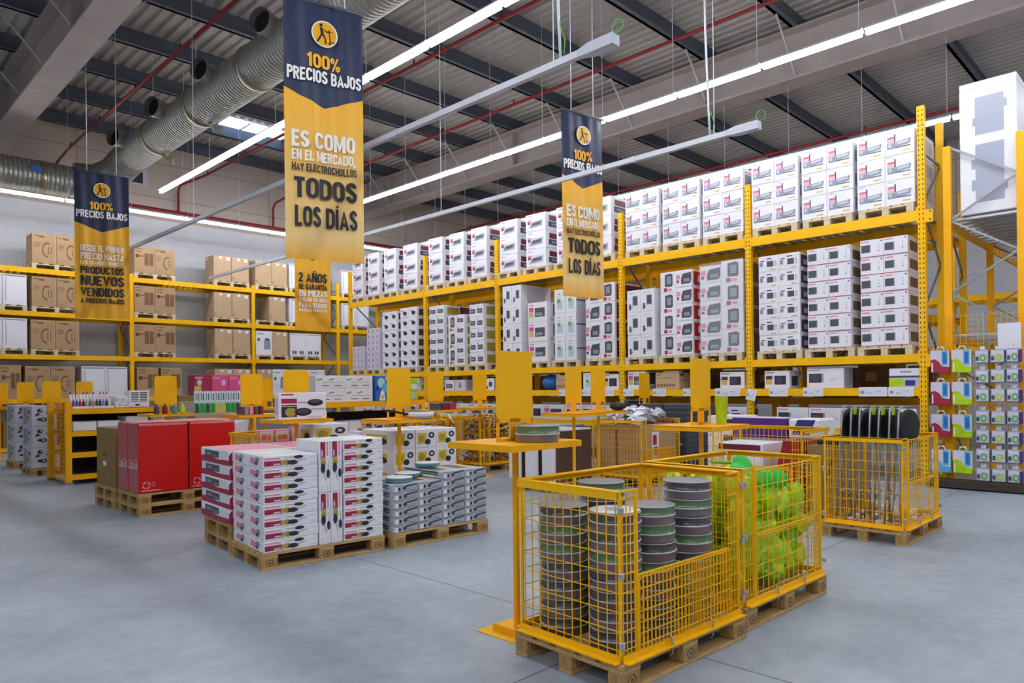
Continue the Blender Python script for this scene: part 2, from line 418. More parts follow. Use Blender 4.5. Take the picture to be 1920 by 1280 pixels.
# ------------------------------------------------------------------ strip lights
def tube_mesh(L):
    b = B(); b.box(-.028, 0.01, -.075, .028, L-.01, -.03, 'tube'); return b
def housing_mesh(L):
    b = B(); b.faces([(-.07, 0, -.012), (.07, 0, -.012), (.035, 0, .035), (-.035, 0, .035), (-.07, L, -.012), (.07, L, -.012), (.035, L, .035), (-.035, L, .035)],
                     [(0, 3, 2, 1)[::-1], (4, 7, 6, 5)[::-1], (0, 1, 5, 4), (1, 2, 6, 5), (2, 3, 7, 6), (3, 0, 4, 7)], 'housing')
    b.box(-.02, 0, -.03, .02, .03, -.012, 'housing'); b.box(-.02, L-.03, -.03, .02, L, -.012, 'housing'); return b
def wire_mesh(L, r=.004, m='cord'):
    b = B(); b.tube([(0, 0, 0), (0, 0, L)], r, m, 4); return b
def light(loc, rz, label, group, wire=1):
    t = thing('strip_light', label, 'light', loc, rz, group)
    ob('housing', cached('housing', lambda: housing_mesh(1.46)), t)
    ob('tube', cached('tube', lambda: tube_mesh(1.46)), t)
    if wire: ob('suspension_wire', cached('suspension_wire|%d' % wire, lambda: wire_mesh((2.915, 2.915, 1.465, .60)[wire])), t, (0, .05, .035))
for x, y1, n, nm in ((6.45, 18.5, 17, 'left roof row'), (10.6, 18.5, 17, 'middle roof row'), (15.2, 20.0, 18, 'row above the right rack')):
    for k in range(n):
        light((x, y1-1.5*(k+1), 6.5), 0, 'lit white strip light, %s from the far end of the %s' % (ORD[k], nm), 'strip lights in the '+nm, 2 if x > 15 else (3 if x < 7 and y1-1.5*(k+1) > 5.1 else 1))
for k in range(12):
    light((-1.0+1.5*k, 20.9, 6.5), -PI/2, 'lit white strip light before the back wall, %s from the left in its row' % ORD[k], 'strip lights before the back wall', 1)
for x, y1, n in ((2.2, 9.4, 10), (-2.4, 6.0, 8), (-6.4, 4.0, 7)):  # extra rows added out of view to light the foreground
    for k in range(n):
        light((x, y1-1.5*(k+1), 6.5), 0, 'unseen strip light in a row added to light the near floor', 'unseen strip lights added to light the near floor', 1)

# unlit trunking rails with end boxes, cables and green earth wires
def rail(x, y0, y1, z, label, wires):
    t = thing('light_rail', label, 'light rail', (x, y0, z))
    b = B(); L = y1-y0; b.box(-.03, .3, -.03, .03, L, .035, 'railwhite')
    k = .3
    while k < L: b.box(-.034, k, -.034, .034, k+.04, .039, 'housing'); k += 1.5
    ob('rail', b, t)
    b = B(); b.faces([(-.055, 0, -.05), (.055, 0, -.05), (.055, 0, .05), (-.055, 0, .05), (-.055, .28, -.05), (.055, .28, -.05), (.055, .28, .05), (-.055, .28, .05), (-.032, .42, -.03), (.032, .42, -.03), (.032, .42, .036), (-.032, .42, .036)],
                     [(0, 1, 2, 3), (0, 4, 5, 1), (1, 5, 6, 2), (2, 6, 7, 3), (3, 7, 4, 0), (4, 8, 9, 5), (5, 9, 10, 6), (6, 10, 11, 7), (7, 11, 8, 4)], 'palegrey')
    ob('end_box', b, t)
    b = B(); pts = [(0, -.02+.12*math.sin(a)*.5, .05+.06*(1-math.cos(a))) for a in [i*2*PI/12 for i in range(13)]]
    b.tube(pts, .006, 'earthwire', 5); ob('earth_wire', b, t)
    b = B(); b.tube([(0, .62, .04), (.0, .60, .2), (0, .66, .36), (0, .68, .5), (0, .68, .75)], .006, 'earthwire', 5); ob('earth_wire', b, t)
    b = B(); b.tube([(0, .66, .03), (0, .68, .5), (.02, .72, 1.4), (-.03, .70, 2.6), (0, .7, 9.4-z)], .014, 'cord', 6); ob('supply_cable', b, t)
    for w in wires: b = B(); b.tube([(0, w, .03), (0, w, 9.46-z)], .005, 'cord', 4); ob('hanging_wire', b, t)
rail(5.28, 3.85, 17.0, 4.7, 'unlit white light rail passing behind the big left banner', (.75, 5.2, 9.6))
rail(8.27, 3.92, 20.0, 4.7, 'unlit white light rail passing in front of the right banner', (.6, 6.0, 11.0))

# ------------------------------------------------------------------ red sprinkler pipes
def pipe(path, label, heads=()):
    t = thing('sprinkler_pipe', label, 'pipe')
    b = B(); b.tube(path, .036, 'piperd', 8); ob('pipe', b, t)
    if heads:
        b = B()
        for p in heads: b.tube([p, (p[0], p[1], p[2]+.12)], .02, 'piperd', 5)
        ob('sprinkler_head', b, t)
def heads(x, z, ys): return [(x, y, z) for y in ys]
ys = [4+2.6*i for i in range(8)]
ZP = 8.25
for x, xe, lab in ((5.43, 5.43, 'dark red sprinkler pipe beside the silver duct under the roof'), (9.15, 8.85, 'dark red sprinkler pipe crossing behind the left bright light row'),
                   (12.1, 12.1, 'dark red sprinkler pipe just left of the right roof beam'), (20.1, 20.1, 'dark red sprinkler pipe seen low over the top cartons of the right rack')):
    pipe([(x, -8, ZP), (x, 22.3, ZP), (xe, 23.6, ZP-.1), (xe, 23.78, ZP-.25), (xe, 23.78, 7.36)], lab, heads(x, ZP, ys))
t = thing('wall_pipe', 'dark red pipe running level along the back wall', 'pipe', (0, 0, 0))
b = B(); b.tube([(4.6, 23.8, 7.3), (26, 23.8, 7.3)], .05, 'piperd', 8); ob('pipe', b, t)

# ------------------------------------------------------------------ silver air duct
def duct_main():
    b = B(); r = .42; prof = []
    y = 5.0
    path = []; rad = []
    while y <= 20.1:
        for dy, dr in ((0, 0), (.062, 0), (.075, -.02), (.088, -.02)): path.append((0, y+dy, 0)); rad.append(r+dr)
        y += .1
    b.tube(path, rad, 'galva', 28)
    return b
t = thing('air_duct', 'large ribbed silver air duct hanging below the roof on the left', 'duct', (6.35, 0, 7.74))
ob('duct', duct_main(), t)
for y in (6.6, 9.2, 11.8, 14.4, 17.0):
    b = B(); b.tube([(0, y+1.2, 0), (0, y+1.34, 0)], .44, 'foil', 28); ob('joint_band', b, t)
for y in (9.2, 11.8, 14.4, 17.0, 19.7):
    n = B(); n.tube([(-.22, y, .16), (-.60, y-.16, .16)], .20, 'galva', 18, cap=False); n.tube([(-.56, y-.145, .16), (-.66, y-.185, .16)], .22, 'galva', 18, cap=False)
    k = ob('nozzle', n, t)
    n = B(); n.tube([(-.54, y-.135, .16), (-.55, y-.14, .16)], .19, 'ductmouth', 18); ob('mouth', n, k)
for i, y in enumerate((10.4, 15.4, 18.2)):
    n = B(); n.tube([(.05, y, -.42), (.20, y+.1, -.52), (.30, y-.05, -.46), (.36, y+.12, -.58)], [.04, .05, .03, .01], 'foil', 6); ob('foil_tape', n, t)
for y in (6, 9.6, 12.3, 15.1, 17.6):
    for x in (-.35, .35): n = B(); n.tube([(x, y, .24), (x, y, 1.71)], .006, 'cord', 4); ob('hanger_wire', n, t)
n = B(); n.tube([(0, 20.0, 0), (-.02, 20.7, -.08), (-.15, 21.15, -.3), (-.5, 21.38, -.5), (-1.0, 21.4, -.56)], [.42, .42, .42, .42, .42], 'galva', 24); ob('elbow', n, t)
t = thing('wall_duct', 'wide silver air duct running level along the back wall at far left', 'duct', (0, 21.4, 7.06))
b = B(); path = []; rad = []
for i in range(85):
    for dx, dr in ((0, 0), (.062, 0), (.075, -.02), (.088, -.02)): path.append((-3+i*.1+dx, 0, 0)); rad.append(.42+dr)
b.tube(path, rad, 'galva', 24); ob('duct', b, t)
b = B(); b.tube([(4.5, 0, 0), (4.62, 0, 0)], .43, 'foil', 24); ob('joint_band', b, t)
b = B(); b.box(4.25, -.435, .02, 4.5, -.41, .16, 'blue'); ob('sticker', b, t, label='small blue and white sticker')
b = B(); b.box(-.3, 0, 0, .3, .04, .5, 'palegrey'); b.box(-.16, -.012, .05, .16, 0, .4, 'ink')
ob('wall_sign', b, None, (7.65, 23.86, 8.0), 0, 'small white square notice with a dark mark high on the back wall', 'sign')

# ------------------------------------------------------------------ hanging banners
def banner_print():
    m = bpy.data.materials.new('banner_print'); m.use_nodes = True
    nt = m.node_tree; N = nt.nodes; L = nt.links; b = N['Principled BSDF']; b.inputs['Roughness'].default_value = 0.55
    tc = N.new('ShaderNodeTexCoord'); sp = N.new('ShaderNodeSeparateXYZ'); L.new(tc.outputs['Object'], sp.inputs[0])
    mr = N.new('ShaderNodeMapRange'); mr.inputs[1].default_value = 0; mr.inputs[2].default_value = 2.0; L.new(sp.outputs['Z'], mr.inputs[0])
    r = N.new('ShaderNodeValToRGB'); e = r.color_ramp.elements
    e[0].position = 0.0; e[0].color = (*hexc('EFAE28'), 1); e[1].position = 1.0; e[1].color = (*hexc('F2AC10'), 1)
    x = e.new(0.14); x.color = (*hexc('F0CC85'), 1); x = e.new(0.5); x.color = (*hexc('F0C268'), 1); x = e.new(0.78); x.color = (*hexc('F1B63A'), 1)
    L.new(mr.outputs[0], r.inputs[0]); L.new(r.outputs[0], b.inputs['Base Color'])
    MATS['bprint'] = m
banner_print()
def wave(x, z, ph): return .012*math.sin(x*13+ph)+.008*math.sin(x*29+2*ph+z*1.3)
def banner(loc, rz, zt, zb, wd, lines, label, ph, plain):
    h = zt-zb; t = thing('hanging_banner', label, 'banner', (loc[0], loc[1], zb), rz)
    def sheet(m, lo, hi):
        b = B(); nx = 28
        for i in range(nx):
            xa, xc = -wd/2+wd*i/nx, -wd/2+wd*(i+1)/nx
            la, lc, ha, hc = lo(xa/wd), lo(xc/wd), hi(xa/wd), hi(xc/wd)
            for j in range(6):
                z = lambda l, hh, q: l+(hh-l)*q/6
                q = [(xa, z(la, ha, j)), (xc, z(lc, hc, j)), (xc, z(lc, hc, j+1)), (xa, z(la, ha, j+1))]
                for off, o in ((0, 1), (.003, -1)):
                    b.poly([(x, wave(x, zz, ph)+off, zz) for x, zz in q][::o], m, True)
        return b
    chev = lambda u: h*(.655-(.06*(1-abs(u)*2)))
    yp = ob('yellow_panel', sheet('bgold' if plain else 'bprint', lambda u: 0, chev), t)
    npn = ob('navy_panel', sheet('bnavy', chev, lambda u: h), t)
    b = B(); b.tube([(-wd/2-.02, -.005, h), (wd/2+.02, -.005, h)], .018, 'darkgrey', 8); ob('top_bar', b, t)
    for x in (-wd*.27, wd*.27):
        b = B(); b.tube([(x, 0, h), (x, 0, 9.46-zb)], .008, 'cord', 5); ob('hanging_cord', b, t)
    # emblem: walking figure with a hand truck on a yellow disc
    ez, er = h*.882, .155
    em = B()
    for rr, mm, o in ((er, 'bwhite', .030), (er*.9, 'bgold', .033)):
        em.poly([(rr*math.cos(2*PI*i/32), -o, ez+rr*math.sin(2*PI*i/32)) for i in range(32)], mm)
    def pol(pts, m='bink'): em.poly([(x*er, -.036, ez+z*er) for x, z in pts], m)
    pol([(-.28+.12*math.cos(a), .62+.12*math.sin(a)) for a in [i*2*PI/12 for i in range(12)]])
    pol([(-.38, .45), (-.18, .46), (-.06, -.02), (-.30, -.06)])
    pol([(-.30, -.04), (-.16, -.04), (-.34, -.42), (-.52, -.72), (-.64, -.66), (-.46, -.36)])
    pol([(-.24, -.04), (-.06, -.02), (.10, -.36), (.14, -.74), (.0, -.74), (-.02, -.38)])
    pol([(-.22, .42), (-.12, .30), (.10, .14), (.34, .12), (.34, .22), (.08, .26)])
    pol([(.28, .38), (.36, .38), (.46, -.58), (.38, -.58)])
    pol([(.38, -.60), (.76, -.56), (.76, -.49), (.38, -.53)])
    pol([(.36+.09*math.cos(a), -.66+.09*math.sin(a)) for a in [i*2*PI/12 for i in range(12)]])
    pol([(.32, .30), (.62, .26), (.62, .20), (.32, .24)])
    ob('emblem', em, npn, label='yellow round emblem with a black figure pushing a hand truck')
    for s, x0, x1, f0, f1, mm in lines:
        me = blocktext(s, (x1-x0)*wd, (f1-f0)*h, mm)
        for v in me.vertices:
            X = -wd/2+x0*wd+v.co.x; v.co = (X, wave(X, h*(1-f1)+v.co.z, ph)-.022+v.co.y, h*(1-f1)+v.co.z)
        ob('lettering', me, npn if f0 < .33 else yp)
TOP = [('100%', .27, .70, .20, .255, 'bgold'), ('PRECIOS BAJOS', .03, .97, .262, .312, 'bwhite')]
MER = TOP+[('ES COMO', .08, .88, .505, .57, 'bwhite'), ('EN EL MERCADO,', .08, .88, .58, .62, 'bwhite'), ('HAY ELECTROCHOLLOS', .08, .90, .632, .662, 'bink'),
           ('TODOS', .10, .90, .685, .765, 'bink'), ('LOS DÍAS', .11, .90, .795, .875, 'bink')]
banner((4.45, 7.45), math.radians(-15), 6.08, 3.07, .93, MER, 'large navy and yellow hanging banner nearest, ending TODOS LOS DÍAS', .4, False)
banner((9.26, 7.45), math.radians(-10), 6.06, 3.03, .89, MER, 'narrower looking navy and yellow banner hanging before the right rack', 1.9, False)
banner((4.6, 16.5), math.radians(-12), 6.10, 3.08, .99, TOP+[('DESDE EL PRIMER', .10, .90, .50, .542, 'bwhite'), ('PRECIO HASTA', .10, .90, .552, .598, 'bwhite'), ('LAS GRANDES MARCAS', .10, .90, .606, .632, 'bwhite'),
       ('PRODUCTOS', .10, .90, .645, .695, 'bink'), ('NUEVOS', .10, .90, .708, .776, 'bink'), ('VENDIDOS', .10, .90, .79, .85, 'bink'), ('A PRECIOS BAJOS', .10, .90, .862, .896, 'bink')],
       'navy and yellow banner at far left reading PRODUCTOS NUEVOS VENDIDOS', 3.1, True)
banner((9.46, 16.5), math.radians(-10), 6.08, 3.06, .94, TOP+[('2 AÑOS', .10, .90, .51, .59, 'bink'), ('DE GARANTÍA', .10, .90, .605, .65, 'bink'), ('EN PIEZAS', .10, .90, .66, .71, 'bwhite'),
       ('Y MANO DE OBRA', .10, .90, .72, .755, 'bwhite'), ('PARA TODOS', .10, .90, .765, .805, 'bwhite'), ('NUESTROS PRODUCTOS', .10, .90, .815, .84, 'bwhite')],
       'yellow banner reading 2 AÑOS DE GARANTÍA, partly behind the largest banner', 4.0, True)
# ================================================================== CARTON DESIGNS
# every design: body colour, printed patches on the front, on the right and left sides, on the top
R_ = lambda a, b, c, d, m: ('r', a, b, c, d, m)
E_ = lambda a, b, c, d, m: ('e', a, b, c, d, m)
P_ = lambda pts, m: ('p', pts, m)
WASHF = [R_(.06, .9, .5, .93, 'carddark'), R_(.28, .86, .52, .90, 'carddark'), R_(.07, .66, .34, .68, 'carddark'), R_(.07, .60, .34, .62, 'carddark'), R_(.07, .54, .30, .56, 'carddark'),
         P_([(.62+.22*math.cos(a), .46+.26*math.sin(a)) for a in [PI*.35+i*PI*.09 for i in range(14)]]+[(.62+.17*math.cos(a), .46+.2*math.sin(a)) for a in [PI*.35+i*PI*.09 for i in range(13, -1, -1)]], 'carddark'),
         R_(.66, .34, .80, .56, 'carddark'), R_(.7, .36, .76, .54, 'cardlight'), E_(.22, .12, .02, .02, 'carddark'), R_(.95, .04, .97, .96, 'tape')]
GRILF = [R_(.07, .90, .42, .93, 'carddark'), R_(.07, .80, .36, .83, 'carddark'), R_(.07, .58, .24, .70, 'brown'), R_(.26, .62, .46, .67, 'carddark'), R_(.5, .30, .70, .76, 'carddark'), R_(.73, .30, .93, .76, 'carddark'), E_(.1, .1, .02, .02, 'carddark')]
PLAINF = [R_(.30, .88, .46, .97, 'white'), R_(.5, .48, .56, .51, 'carddark'), R_(.06, .10, .10, .2, 'carddark'), R_(.7, .84, .9, .96, 'white'), R_(.96, .03, .975, .97, 'carddark')]
mat('greypack', 'B2B7BF', 0.4); mat('rosedeep', 'D8607E', 0.5); mat('rosepale', 'DDB4C0', 0.5)
DESIGN = {
 'grill': ('white', [R_(.07, .44, .36, .76, 'rosepale'), R_(.09, .67, .34, .74, 'rosedeep'), R_(.08, .26, .36, .50, 'midgrey'), R_(.12, .34, .22, .48, 'palegrey'), R_(.32, .5, .37, .84, 'darkgrey'),
                    P_([(.34, .30), (.86, .36), (.90, .58), (.38, .52)], 'midgrey'), P_([(.42, .40), (.80, .44), (.82, .54), (.42, .49)], 'palegrey'), R_(.36, .27, .88, .31, 'darkgrey'),
                    R_(.60, .10, .86, .15, 'gold'), R_(.08, .90, .30, .94, 'palegrey'), R_(0, .985, 1, 1, 'palegrey')], [R_(.08, .2, .5, .7, 'midgrey'), R_(.6, .3, .9, .8, 'palegrey'), R_(.1, .78, .5, .84, 'rose')]),
 'roaster': ('white', [R_(.12, .18, .88, .66, 'lavender'), P_([(.2, .22), (.82, .28), (.86, .58), (.30, .52)], 'midgrey'), P_([(.3, .32), (.74, .36), (.78, .52), (.36, .48)], 'darkgrey'), R_(.10, .44, .24, .68, 'maroon'), R_(.08, .58, .30, .66, 'rose'),
                      R_(.1, .86, .34, .91, 'rose'), R_(.1, .05, .5, .09, 'palegrey')], [R_(.1, .2, .9, .5, 'violetdark'), R_(.12, .55, .5, .85, 'maroon'), R_(.2, .28, .6, .42, 'midgrey')]),
 'redline': ('white', [R_(.05, .28, .46, .72, 'midgrey'), R_(.05, .30, .42, .70, 'darkgrey'), P_([(.07, .36), (.40, .44), (.40, .52), (.07, .44)], 'slate'), R_(0, .02, 1, .055, 'crimson'), R_(.05, .86, .40, .93, 'rose'),
                      E_(.80, .66, .03, .05, 'palegrey'), E_(.80, .5, .03, .05, 'palegrey'), E_(.80, .34, .03, .05, 'midgrey'), R_(.88, .85, .95, .92, 'slate')],
             [R_(.10, .22, .48, .76, 'carddark'), R_(.6, .3, .9, .5, 'palegrey')]),
 'compact': ('white', [R_(.42, .30, .74, .66, 'slate'), R_(.44, .34, .66, .62, 'darkgrey'), R_(.78, .30, .9, .66, 'palegrey'), R_(.06, .36, .22, .62, 'midgrey'), R_(.10, .66, .30, .72, 'maroon'), R_(.40, .78, .66, .84, 'ink'), R_(.6, .08, .86, .14, 'gold')],
             [R_(.05, .12, .95, .88, 'violetdark'), R_(.16, .3, .5, .62, 'lavender'), R_(.56, .26, .9, .7, 'ink')]),
 'fanwide': ('white', [P_([(.34, .18), (.9, .18), (.97, .36), (.97, .84), (.44, .78), (.34, .5)], 'darkgrey'), R_(.5, .3, .86, .5, 'midgrey'), R_(.46, .56, .9, .66, 'slate'), R_(.04, .48, .28, .74, 'rose'), R_(.06, .26, .2, .42, 'crimson'), R_(.3, .05, .96, .08, 'palegrey')], [R_(.06, .1, .94, .9, 'red'), R_(.2, .3, .5, .7, 'white')]),
 'fantall': ('white', [P_([(.30, .30), (.74, .28), (.80, .36), (.80, .86), (.66, .92), (.30, .88)], 'darkgrey'), R_(.42, .42, .70, .78, 'midgrey'), R_(.24, .06, .44, .24, 'crimson'), R_(.50, .08, .74, .20, 'rose')], [R_(.06, .08, .94, .92, 'maroon')]),
 'tallslim': ('white', [R_(.42, .30, .80, .74, 'midgrey'), R_(.46, .34, .76, .70, 'slate'), R_(.16, .12, .3, .38, 'darkgrey'), R_(.3, .2, .40, .26, 'midgrey'), R_(.2, .84, .7, .87, 'palegrey')], [R_(.2, .06, .8, .94, 'lavender')]),
 'oven': ('white', [R_(.36, .26, .88, .72, 'darkgrey'), R_(.40, .32, .76, .48, 'midgrey'), R_(.06, .26, .30, .52, 'gold'), R_(.06, .54, .30, .76, 'pink'), R_(.06, .84, .3, .9, 'rose')], [R_(.2, .3, .8, .9, 'darkgrey'), R_(.1, .06, .9, .2, 'palegrey')]),
 'paleglass': ('white', [R_(.24, .14, .78, .56, 'aqua'), R_(.3, .2, .72, .5, 'palegrey'), R_(.28, .44, .56, .6, 'leafgreen'), R_(.24, .66, .6, .70, 'palegrey'), R_(.35, .78, .6, .82, 'midgrey')], [R_(0, 0, 1, 1, 'palegrey'), R_(0, .46, 1, .52, 'slate')]),
 'pot': ('white', [E_(.58, .42, .24, .2, 'ink'), R_(.3, .56, .6, .66, 'darkgrey'), R_(.10, .66, .3, .74, 'midgrey'), R_(.5, .1, .8, .16, 'palegrey')], [R_(.06, .14, .94, .8, 'violetdark'), R_(.3, .3, .7, .6, 'ink')]),
 'cups': ('lavender', [E_(.5, .45, .16, .22, 'midgrey'), R_(.34, .66, .66, .78, 'rose')], [R_(.2, .2, .8, .8, 'palegrey')]),
 'cooker': ('white', [R_(.12, .24, .84, .62, 'darkgrey'), R_(.2, .36, .7, .5, 'midgrey'), R_(.06, .66, .3, .76, 'rose'), R_(.2, .86, .5, .90, 'palegrey')], [R_(.1, .1, .5, .8, 'foodolive'), R_(.52, .2, .94, .9, 'maroon')]),
 'fan': ('cardboard', WASHF, [], [R_(.1, .86, .9, .89, 'carddark'), R_(.46, .05, .52, .95, 'tape')]),
 'grille': ('cardboard', GRILF, [], [R_(.1, .8, .9, .83, 'carddark')]),
 'plain': ('cardlight', PLAINF, [], [R_(.1, .86, .3, .96, 'white'), R_(.3, .1, .33, .3, 'carddark')]),
 'whitewm': ('white', [R_(.05, .93, .95, .97, 'midgrey'), R_(.08, .08, .92, .90, 'whitegloss'), R_(.1, .12, .16, .88, 'palegrey')], [], []),
 'whitewin': ('white', [R_(.05, .93, .95, .96, 'midgrey'), R_(.14, .08, .40, .22, 'slate'), R_(.58, .08, .84, .22, 'slate'), R_(.24, .08, .28, .22, 'white'), R_(.68, .08, .72, .22, 'white')], [], []),
 'whitegrey': ('white', [R_(.1, .86, .5, .9, 'midgrey'), R_(.1, .58, .24, .70, 'slate'), R_(.5, .24, .9, .62, 'midgrey'), R_(.56, .62, .84, .7, 'slate')], [], []),
 # sales floor cartons
 'pan': ('white', [R_(.02, .16, .32, .58, 'crimson'), R_(.04, .16, .12, .28, 'maroon'), R_(.02, .70, .3, .82, 'rose'), R_(.32, .14, .36, .6, 'cardlight'), E_(.425, .38, .075, .24, 'foodolive'), E_(.53, .36, .10, .2, 'ink'), P_([(.60, .38), (.78, .58), (.78, .64), (.60, .44)], 'midgrey'),
                  E_(.64, .80, .09, .15, 'ink'), R_(.38, .80, .56, .84, 'midgrey'), R_(.86, .2, .97, .24, 'palegrey'), R_(.86, .7, .97, .74, 'palegrey'), R_(.18, .22, .3, .34, 'lavender')],
         [], [P_([(.2, .3), (.52, .2), (.56, .7), (.24, .8)], 'rose'), E_(.66, .64, .12, .22, 'midgrey'), E_(.60, .34, .10, .16, 'darkgrey')]),
 'redtray': ('white', [P_([(0, 0), (1, 0), (1, .3), (.7, .44), (.4, .24), (.14, .44), (0, .34)], 'red'), P_([(.0, .05), (.06, .05), (.06, 1), (0, .7)], 'crimson'), R_(.1, .5, .5, .9, 'palegrey')], [],
             [P_([(0, 0), (1, 0), (1, .36), (.6, .30), (.3, .5), (0, .40)], 'crimson'), R_(.16, .40, .66, .86, 'darkgrey'), R_(.22, .52, .40, .72, 'midgrey'), R_(.46, .46, .62, .62, 'teal')], [R_(.02, .02, .98, .98, 'rose')]),
 'flatgrey': ('greypack', [R_(0, .78, 1, 1, 'palegrey'), P_([(.46, .55), (.98, .8), (.98, 1), (.5, .86)], 'slate'), E_(.26, .42, .05, .22, 'ink'), R_(.06, .12, .2, .7, 'white'), E_(.46, .5, .08, .26, 'darkgrey'), R_(.56, .36, .86, .44, 'midgrey'), R_(.56, .16, .9, .24, 'midgrey'), R_(.02, .84, .4, .94, 'midgrey')], [],
              [R_(.1, .7, .9, .95, 'slate'), R_(.2, .15, .8, .4, 'white'), R_(.5, .45, .9, .6, 'darkgreen')], [R_(.1, .2, .6, .7, 'slate'), R_(.62, .3, .9, .6, 'gold')]),
 'yellowpan': ('white', [R_(.08, .20, .52, .80, 'gold'), E_(.28, .5, .15, .2, 'foodolive'), E_(.76, .66, .15, .17, 'ink'), E_(.58, .30, .14, .16, 'ink'), E_(.76, .66, .07, .08, 'palegrey')], [], [R_(.15, .3, .8, .75, 'gold'), E_(.6, .4, .2, .2, 'ink')], [E_(.5, .5, .3, .3, 'palegrey')]),
 'redbig': ('redcarton', [], [], [], []),
 'blob': ('palegrey', [E_(.32, .78, .12, .10, 'ink'), E_(.36, .80, .05, .04, 'palegrey'), E_(.72, .66, .16, .10, 'ink'), E_(.72, .66, .06, .04, 'palegrey'), P_([(.1, .5), (.36, .58), (.2, .7)], 'maroon'), P_([(.16, .34), (.34, .26), (.34, .44)], 'ink'), E_(.46, .34, .14, .10, 'ink'), E_(.46, .34, .06, .05, 'palegrey'), R_(.66, .28, .72, .42, 'darkgrey'), R_(.8, .28, .86, .42, 'darkgrey')], [],
           [R_(.1, .1, .5, .9, 'midgrey'), E_(.6, .4, .16, .14, 'foodolive'), E_(.7, .7, .1, .1, 'ink')], []),
 'plainwhite': ('white', [R_(.0, .94, 1, .97, 'palegrey')], [], [], []),
 'brownold': ('cardold', [R_(.5, .25, .68, .34, 'tag')], [], [R_(.38, .34, .56, .42, 'tag'), P_([(.3, .52), (.6, .5), (.5, .58)], 'darkgreen')], []),
 'tefal': ('white', [R_(.02, .5, .98, .97, 'whitegloss'), E_(.16, .70, .05, .07, 'leafgreen'), E_(.08, .66, .03, .05, 'ink'), E_(.56, .72, .05, .07, 'leafgreen'), E_(.47, .66, .03, .05, 'ink'), P_([(.1, .72), (.2, .8), (.22, .78), (.12, .7)], 'rose'), P_([(.5, .72), (.6, .8), (.62, .78), (.52, .7)], 'rose'),
                     ]+[E_(.26+.07*i, .48, .025, .03, 'midgrey') for i in range(10)]+[R_(.2, .2, .44, .25, 'maroon'), R_(.62, .2, .86, .25, 'maroon')], [R_(.1, .5, .9, .95, 'carddark')], [], []),
 'pangiant': ('white', [R_(.05, .90, .30, .95, 'crimson'), R_(.05, .60, .37, .78, 'crimson'), R_(.05, .50, .37, .55, 'darkgrey'), R_(.05, .10, .37, .48, 'ink'), E_(.24, .28, .12, .17, 'foodolive'), E_(.50, .28, .18, .15, 'black'), E_(.50, .30, .13, .09, 'violetdark'), E_(.76, .62, .17, .13, 'black'), E_(.76, .66, .12, .06, 'darkgrey'), R_(.38, .62, .60, .65, 'midgrey'), R_(.66, .36, .98, .39, 'midgrey'), R_(.6, .06, .9, .1, 'palegrey')], [], [R_(.2, .2, .8, .8, 'palegrey')], [R_(.05, .05, .95, .95, 'whitegloss')]),
 'limebox': ('white', [R_(0, .0, 1, .52, 'palegrey'), R_(0, .52, 1, .62, 'slate'), R_(0, .06, .46, .48, 'lime'), R_(.52, .1, .84, .38, 'navyblue'), R_(.36, .78, .72, .86, 'midgrey')], [R_(.2, .2, .8, .5, 'lime')]),
 'microwave': ('white', [R_(.40, .22, .86, .72, 'ink'), R_(.44, .30, .70, .64, 'violetdark'), R_(.06, .24, .30, .5, 'gold'), R_(.06, .52, .32, .72, 'maroon'), R_(.05, .86, .4, .93, 'midgrey')], [R_(.2, .15, .8, .7, 'darkgrey'), R_(.3, .3, .6, .6, 'violetdark')]),
 'microleft': ('white', [R_(.06, .28, .40, .74, 'ink'), R_(.09, .34, .36, .68, 'darkgrey'), R_(.40, .30, .46, .74, 'midgrey'), R_(.05, .88, .36, .94, 'rose'), R_(.62, .4, .84, .5, 'lavender')], [R_(.1, .1, .9, .9, 'palegrey')]),
 'cardboardplain': ('carddark', [R_(.2, .4, .5, .6, 'cardboard')], []),
 'brownmid': ('cardlight', [R_(.12, .66, .78, .70, 'carddark'), P_([(.06, .84), (.24, .92), (.22, .86), (.06, .80)], 'ink')]+[R_(.08+.13*i, .16, .16+.13*i, .32, 'carddark') for i in range(6)], [R_(.1, .8, .4, .9, 'ink'), R_(.1, .5, .7, .54, 'carddark')]),
}
def carton_mesh(key, w, d, h):
    D = DESIGN[key]; b = B()
    b.box(0, 0, 0, w, d, h, D[0], .006)
    b.deco(w, d, h, 'front', D[1])
    if len(D) > 2 and D[2]: b.deco(w, d, h, 'right', D[2])
    if len(D) > 3 and D[3]: b.deco(w, d, h, 'left', D[3])
    if len(D) > 4 and D[4]: b.deco(w, d, h, 'top', D[4])
    elif D[0].startswith('card') or D[0] == 'white': b.deco(w, d, h, 'top', [R_(0, .46, 1, .54, 'tape')])
    return b
KIND = {'grill': 'grill_carton', 'roaster': 'roaster_carton', 'redline': 'oven_carton', 'compact': 'microwave_carton', 'fanwide': 'fryer_carton', 'fantall': 'fryer_carton', 'tallslim': 'slim_carton', 'oven': 'oven_carton', 'paleglass': 'glassware_carton', 'pot': 'pot_carton', 'cups': 'cup_carton', 'cooker': 'cooker_carton',
        'fan': 'appliance_carton', 'grille': 'appliance_carton', 'plain': 'appliance_carton', 'whitewm': 'appliance_carton', 'whitewin': 'appliance_carton', 'whitegrey': 'appliance_carton', 'pan': 'pan_carton', 'redtray': 'tray_carton', 'flatgrey': 'flat_carton', 'yellowpan': 'cookware_carton', 'blob': 'patterned_carton', 'tefal': 'pan_set_box',
        'pangiant': 'pan_box', 'limebox': 'oven_carton', 'microwave': 'microwave_carton', 'microleft': 'microwave_carton', 'brownmid': 'cardboard_box', 'brownold': 'cardboard_box', 'plainwhite': 'white_box'}
